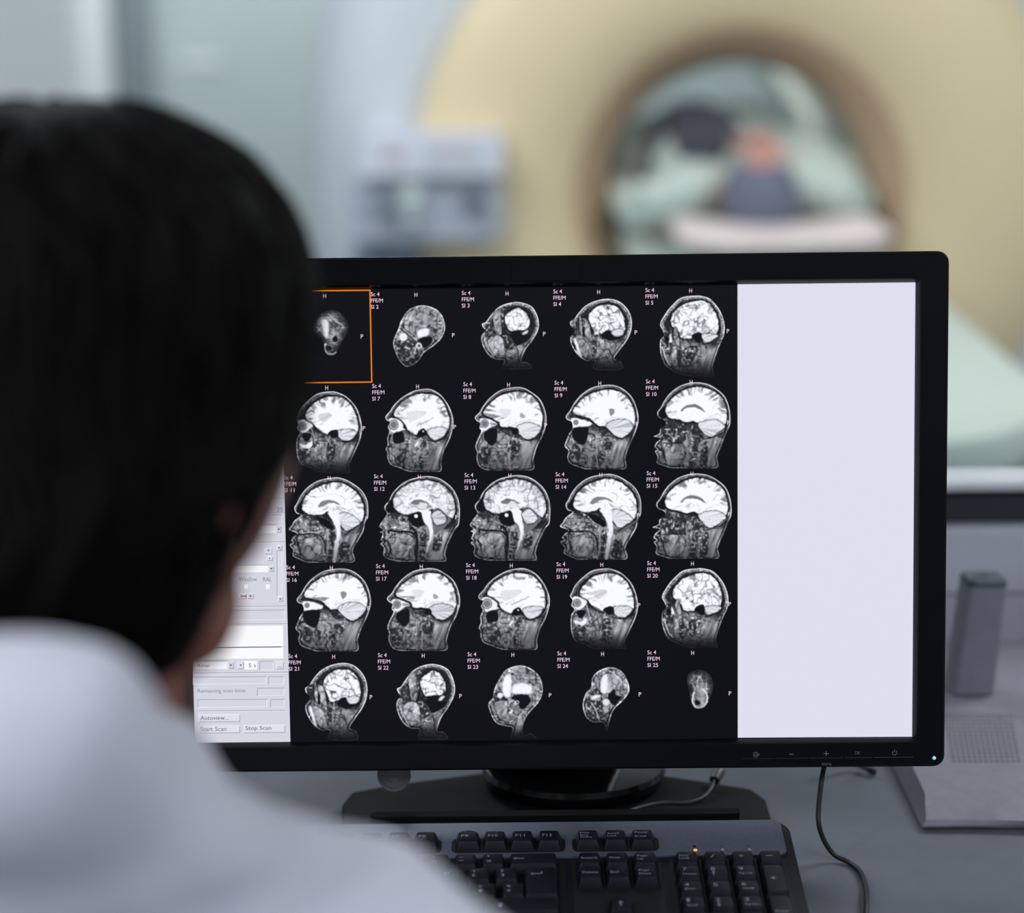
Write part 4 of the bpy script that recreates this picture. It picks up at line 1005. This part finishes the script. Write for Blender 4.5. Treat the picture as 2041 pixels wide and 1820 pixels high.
for y,k in((-.103,.2),(-.098,.5),(-.08,.82),(-.05,1.0),(-.01,1.04),(.02,1.0),(.035,.9)):
    l=[]
    for i in range(32):
        q=2*math.pi*i/32;r_=(.083*k,.094*k);z=math.sin(q)*r_[1];z=min(z,.072*k if y>-.06 else .08*k);l.append(hc+Vector((math.cos(q)*r_[0],y,z-.004)))
    lp.append(l)
mb.loft(lp);mb.build('hair',mat('patient grey hair',(104,110,130),.7,var=.2,scale=60),t,smooth='all')
mb=MB()
mb.sphere(hc+Vector((-.075,.50,.035)),(.235,.34,.118),28,18);mb.sphere(hc+Vector((.12,.36,.010)),(.16,.2,.085),24,14)
mb.tube([hc+Vector((-.25,.14,-.04)),hc+Vector((-.12,.15,.0)),hc+Vector((-.0,.19,.005)),hc+Vector((.12,.15,.0)),hc+Vector((.225,.14,-.035))],[.055,.066,.06,.072,.060],18)
mb.tube([hc+Vector((.225,.14,-.035)),hc+Vector((.23,.5,-.02))],[.058,.058],14);mb.tube([hc+Vector((-.25,.14,-.045)),hc+Vector((-.24,.5,-.03))],[.055,.058],14)
mb.tube([hc+Vector((0,.6,.01)),hc+Vector((0,1.3,-.02))],[.15,.11],18)
def fold(p,n): return p+n*(.006*math.sin(p.x*38+p.y*9)+.004*mnoise.noise(p*14))
remeshed(mb,'gown',mat('patient gown pale green',(200,212,206),.85,scale=30,bump=.2,bscale=120),t,.010,6,fold)
# receiver coil arch over the chest, deeper in the bore
t=empty('receiver_coil',(.42,4.8,.9));tag(t,'dark grey arched receiver coil standing over the lying person in the bore opening','receiver coil')
Mcoil=mat('coil dark grey',(62,60,68),.5)
arc=[atd(u,v,4.86) for u,v in((1262,425),(1264,385),(1278,335),(1300,275),(1332,222),(1385,208),(1440,222),(1478,268))]
mb=MB();P=curve_pts(arc,6);lp=[]
for i,p in enumerate(P):
    q=np.array(P[min(i+1,len(P)-1)])-np.array(P[max(i-1,0)]);q/=np.linalg.norm(q);nn=np.array([-q[2],0,q[0]])*.0095
    p=np.array(p);lp.append([Vector(p+nn+[0,-.05,0]),Vector(p+nn+[0,.05,0]),Vector(p-nn+[0,.05,0]),Vector(p-nn+[0,-.05,0])])
mb.loft(lp);mb.build('arch_band',Mcoil,t,smooth=True,bevel=.004)
a=atd(1330,212,4.92);b=atd(1436,292,4.92);mb=MB();mb.loft([[Vector((x,y,z)) for x,z in rrect(a[0],b[0],b[2],a[2],.02,4)] for y in(4.72,4.74,4.86,4.88)]);mb.build('coil_housing',mat('coil housing slate',(66,68,80),.5),t,smooth=True)
# ---------------------------------------------------------------- the operator, seen from behind the right shoulder
HD=.95
PSI=math.radians(60)                      # direction the face looks, measured from +X towards +Y
fd=Vector((math.cos(PSI),math.sin(PSI),0));sd=Vector((math.sin(PSI),-math.cos(PSI),0))   # face forward, person's right
def slice_(v,ur,a,b,n=40,shift=0.,D=HD,e=2.0):
    """horizontal ellipse whose right-hand outline passes the given height and side; a along the face direction, b across"""
    p=Vector(atd(ur,v,D));h=math.sqrt((a*math.cos(PSI))**2+(b*math.sin(PSI))**2)
    c=Vector((p.x-h,p.y+shift,p.z));out=[]
    for i in range(n):
        q=2*math.pi*i/n;cs,sn=math.cos(q),math.sin(q)
        out.append(c+fd*(a*math.copysign(abs(cs)**(2/e),cs))+sd*(b*math.copysign(abs(sn)**(2/e),sn)))
    return out,c
op=empty('person',(-.25,.75,0));tag(op,'person with dark brown hair and white coat seen from behind, looking at the monitor','person')
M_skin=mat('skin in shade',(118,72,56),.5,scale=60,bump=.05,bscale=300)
M_hair=mat('dark brown hair',(7,5,5),.5,var=.35,scale=8,bump=.4,bscale=60,spec=.06,streak=(30,30,2))
M_coat=mat('white coat cotton',(206,209,222),.85,scale=40,var=.02,bump=.15,bscale=700,sheen=.2)
# skull, face, neck and shoulders joined into one skin
skin=[(268,270,.045,.036),(305,370,.072,.056),(360,455,.086,.066),(450,530,.098,.074),(560,577,.100,.076),(700,582,.100,.076),(800,584,.098,.075),(850,592,.096,.074),(900,588,.095,.073),(950,578,.094,.071),(1000,562,.092,.069),(1050,542,.088,.067),(1090,524,.083,.064),(1120,503,.078,.060),(1145,476,.073,.057),(1180,474,.068,.053),(1225,482,.062,.049),(1265,468,.052,.042),(1300,448,.036,.030)]
mb=MB();lp=[];cs_=[]
for v,u,a,b in skin:
    l,c_=slice_(v,u,a,b,shift=-.012*(v-700)/600);lp.append(l);cs_.append(c_)
mb.loft(lp)
def fp(i,f,s,dz=0): return cs_[i]+fd*f+sd*s+Vector((0,0,dz))
ZM=cs_[12]
# nose, brow, cheekbones, lips, chin, ears
mb.tube([fp(8,.090,0),fp(10,.098,0),fp(12,.108,0,-.004)],[.008,.010,.013],12);mb.sphere(fp(12,.092,.011,-.004),(.009,.009,.008));mb.sphere(fp(12,.092,-.011,-.004),(.009,.009,.008))
mb.tube([fp(8,.074,.034),fp(8,.088,.018),fp(8,.088,-.018),fp(8,.074,-.034)],[.006,.008,.008,.006],10)
for s in(1,-1): mb.sphere(fp(9,.062,s*.028),(.018,.018,.015))
mb.tube([fp(14,.070,.020),fp(14,.078,0),fp(14,.070,-.020)],[.006,.0085,.006],10);mb.tube([fp(15,.064,.018),fp(15,.072,0),fp(15,.064,-.018)],[.006,.009,.006],10)
mb.sphere(fp(17,.046,0,-.002),(.020,.020,.016))
for s in(1,-1):
    mb.sphere(fp(9,-.014,s*.068,-.01),(.011,.007,.024));mb.sphere(fp(9,-.022,s*.071,.002),(.009,.005,.017))
# neck (right outline at u=392) into the shoulders
nc=[]
for v,r_ in((1160,.058),(1250,.060),(1330,.061),(1420,.064),(1480,.075)):
    l,c_=slice_(v,392 if v<1450 else 420,r_,r_,shift=-.035);nc.append((l,c_))
mb.loft([q[0] for q in nc])
nb=nc[-1][1]
mb.tube([nb+Vector((-.13,-.03,-.11)),nb+Vector((-.05,0,-.06)),nb+Vector((.0,0,-.05)),nb+Vector((.04,.0,-.08)),nb+Vector((.09,-.03,-.15))],[.035,.04,.045,.04,.035],18)
mb.tube([nb+Vector((0,.01,-.02)),nb+Vector((0,.0,-.30)),nb+Vector((0,.0,-.48))],[.060,.09,.09],24)
for s,wr in((1,Vector((-.07,1.075,.782))),(-1,Vector((-.385,1.125,.782)))):     # hands resting in front of the keyboard
    mb.tube([wr+Vector((0,-.07,.004)),wr,wr+Vector((0,.03,0))],[.026,.022,.024],16)
    tilt=Matrix.Rotation(math.radians(6)*s,3,'Z')
    mb.sphere(wr+Vector((0,.052,-.002)),(.038,.048,.016),20,12)
    for j,(dx,ln,r_) in enumerate(((-.029*s,.062,.0088),(-.010*s,.072,.0092),(.010*s,.067,.0088),(.028*s,.052,.0078))):
        a=wr+Vector((dx*.9,.085,0));b=a+tilt@Vector((dx*.12,ln*.42,.008));c_=b+tilt@Vector((dx*.05,ln*.34,-.006));d_=c_+tilt@Vector((0,ln*.22,-.014))
        mb.tube([a,b,c_,d_],[r_*1.05,r_,r_*.9,r_*.72],12)
    a=wr+Vector((-.030*s,.03,-.002));mb.tube([a,a+Vector((-.020*s,.024,-.002)),a+Vector((-.030*s,.050,-.006))],[.013,.0105,.0085],12)
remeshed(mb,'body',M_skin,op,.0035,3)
for s in(1,-1):
    e=fp(8,.0725,s*.030,-.004);MB().sphere(e,.0105,16,12).build('eye',mat('eye white',(220,220,222),.3),op,smooth='all');MB().sphere(e+fd*.0070,(.0048,.0048,.0048),12,8).build('iris',mat('iris brown',(50,34,24),.2),op,smooth='all')
    MB().tube([fp(7,.088,s*.014,.006),fp(7,.092,s*.032,.010),fp(7,.080,s*.050,.006)],[.003,.004,.002],8).build('eyebrow',M_hair,op,smooth='all')
# hair: a cap that follows the outline, longer at the nape, with combed locks
hairp=[(203,200,.020,.016,0),(206,236,.040,.032,0),(214,268,.056,.046,0),(232,314,.072,.058,0),(262,368,.086,.069,0),(292,420,.096,.077,0),(330,474,.104,.082,0),(385,526,.110,.086,0),(450,566,.114,.089,0),(520,592,.116,.090,0),(600,607,.116,.090,0),(700,607,.115,.090,0),(780,601,.113,.089,-.004),(840,590,.108,.088,-.010)]
low_=[(890,580,.104,.088,-.016),(940,540,.099,.087,-.024),(1000,512,.092,.087,-.030),(1060,484,.084,.083,-.036),(1120,452,.076,.074,-.042),(1180,432,.072,.070,-.044),(1230,408,.066,.066,-.044),(1265,378,.052,.054,-.044)]
def hair_ring(v,u,a,b,s,n=64): return slice_(v,u,a,b,n=n,shift=s)
HR=[hair_ring(*q) for q in hairp+low_]
def rough(p,k):
    return p+Vector((mnoise.noise(p*22),mnoise.noise(p*22+Vector((5,0,0))),mnoise.noise(p*22+Vector((0,9,0)))))*k
mb=MB();mb.loft([[rough(p,.004) for p in r[0]] for r in HR])
# locks
rnd=random.Random(5);NR=len(HR)
def hs_(th,k,off):
    i=min(int(k),NR-2);f=k-i;n=64;j=(th/(2*math.pi)*n)%n;j0=int(j);g=j-j0
    def pt(r): return r[0][j0]*(1-g)+r[0][(j0+1)%n]*g
    p=pt(HR[i])*(1-f)+pt(HR[i+1])*f;c_=HR[i][1]*(1-f)+HR[i+1][1]*f;d=(p-c_);d.z=0
    if d.length>0: d.normalize()
    return p+d*off
for k in range(420):
    th=rnd.random()*2*math.pi;dth=rnd.uniform(-.25,.25);k0=rnd.uniform(.5,11);k1=min(NR-1.02,k0+rnd.uniform(6,13));off=rnd.uniform(-.003,.0022);r_=rnd.uniform(.0028,.0052);n=13
    path=[hs_(th+dth*(i/(n-1))+.08*math.sin(i*.7+k),k0+(k1-k0)*i/(n-1),off*(math.sin(math.pi*i/(n-1)))) for i in range(n)]
    mb.tube(path,[r_*max(.12,math.sin(math.pi*(i+.4)/(n))**.6) for i in range(n)],6)
mb.build('hair',M_hair,op,smooth='all',fixn=True)
# coat: trapezius, shoulder, upper arm and back; its upper edge follows the shoulder line of the photograph
SH=[(-420,1330,.84,.050),(-200,1275,.815,.052),(0,1255,.80,.054),(120,1268,.80,.054),(240,1310,.805,.054),(330,1386,.82,.055),(420,1468,.84,.057),(520,1548,.86,.058),(640,1595,.87,.058),(740,1668,.87,.060),(870,1745,.865,.062),(990,1822,.86,.064),(1110,1915,.86,.064),(1200,2050,.86,.062)]
cen=[];rad=[]
for i,(u,v,D,r_) in enumerate(SH):
    a=SH[max(i-1,0)];b=SH[min(i+1,len(SH)-1)];dx,dy=b[0]-a[0],b[1]-a[1];L_=math.hypot(dx,dy);nx_,ny_=-dy/L_,dx/L_      # points down-left
    rp=r_*CAM_F/D;cen.append(Vector(atd(u+nx_*rp,v+ny_*rp,D)));rad.append(r_)
mb=MB();mb.tube(curve_pts(cen,5),list(np.interp(np.linspace(0,len(rad)-1,(len(rad)-1)*5+1),range(len(rad)),rad)),24)
cen2=[c_+Vector((-.06,-.0,-.075)) for c_ in cen[2:]];mb.tube(curve_pts(cen2,4),.072,24)
cen3=[c_+Vector((-.10,-.0,-.16)) for c_ in cen[3:]];mb.tube(curve_pts(cen3,4),.08,24)
bc_=Vector((-.235,.82,.80));mb.tube([bc_+Vector((0,0,.23)),bc_+Vector((0,.0,.0)),bc_+Vector((0,0,-.35))],[.10,.155,.165],32)
mb.sphere(bc_+Vector((-.10,0,.10)),(.17,.11,.14),24,16);mb.sphere(bc_+Vector((.09,0,.06)),(.15,.11,.15),24,16)
for c_ in cen[:6]: mb.tube([c_,c_*.5+Vector((bc_.x+(c_.x-bc_.x)*.75,bc_.y-.02,bc_.z+.12))*.5,Vector((bc_.x+(c_.x-bc_.x)*.6,bc_.y,bc_.z))],[.05,.085,.10],20)
arm=cen[-1];mb.tube([arm,Vector((.02,.80,.86)),Vector((.01,.92,.815)),Vector((-.06,1.05,.795))],[.06,.055,.05,.040],20)
armL=cen[0];mb.tube([armL,Vector((-.44,.85,.95)),Vector((-.47,.90,.825)),Vector((-.40,1.10,.795))],[.052,.055,.05,.040],20)
def cloth(p,n):
    k=.0045*math.sin(p.x*26-p.z*34+2*mnoise.noise(p*6))+.012*mnoise.noise(p*9)+.006*mnoise.noise(Vector((p.x*30,p.y*12,p.z*10)))
    k-=.007*math.exp(-((p.z-1.028-.04*(p.x+.2))/.006)**2)                    # yoke seam across the back
    return p+n*k
remeshed(mb,'coat',M_coat,op,.0055,8,cloth)
# collar folded round the neck
mb=MB();lp=[]
ncx=Vector((nc[2][1].x-.012,nc[2][1].y-.006,0))
zt=float(atd(0,1262,.86)[2])
for r_,dz in((.066,-.030),(.063,-.004),(.066,.000),(.071,-.004),(.086,-.040),(.082,-.046)):
    lp.append([ncx+Vector((r_*1.10*math.cos(q),r_*math.sin(q),zt+dz-.018*math.sin(q)*0-.030*(1+math.sin(q))-.022*max(0,math.cos(q)))) for q in np.linspace(0,2*math.pi,48,endpoint=False)])
mb.loft(lp,False,False);mb.build('collar',M_coat,op,smooth='all')
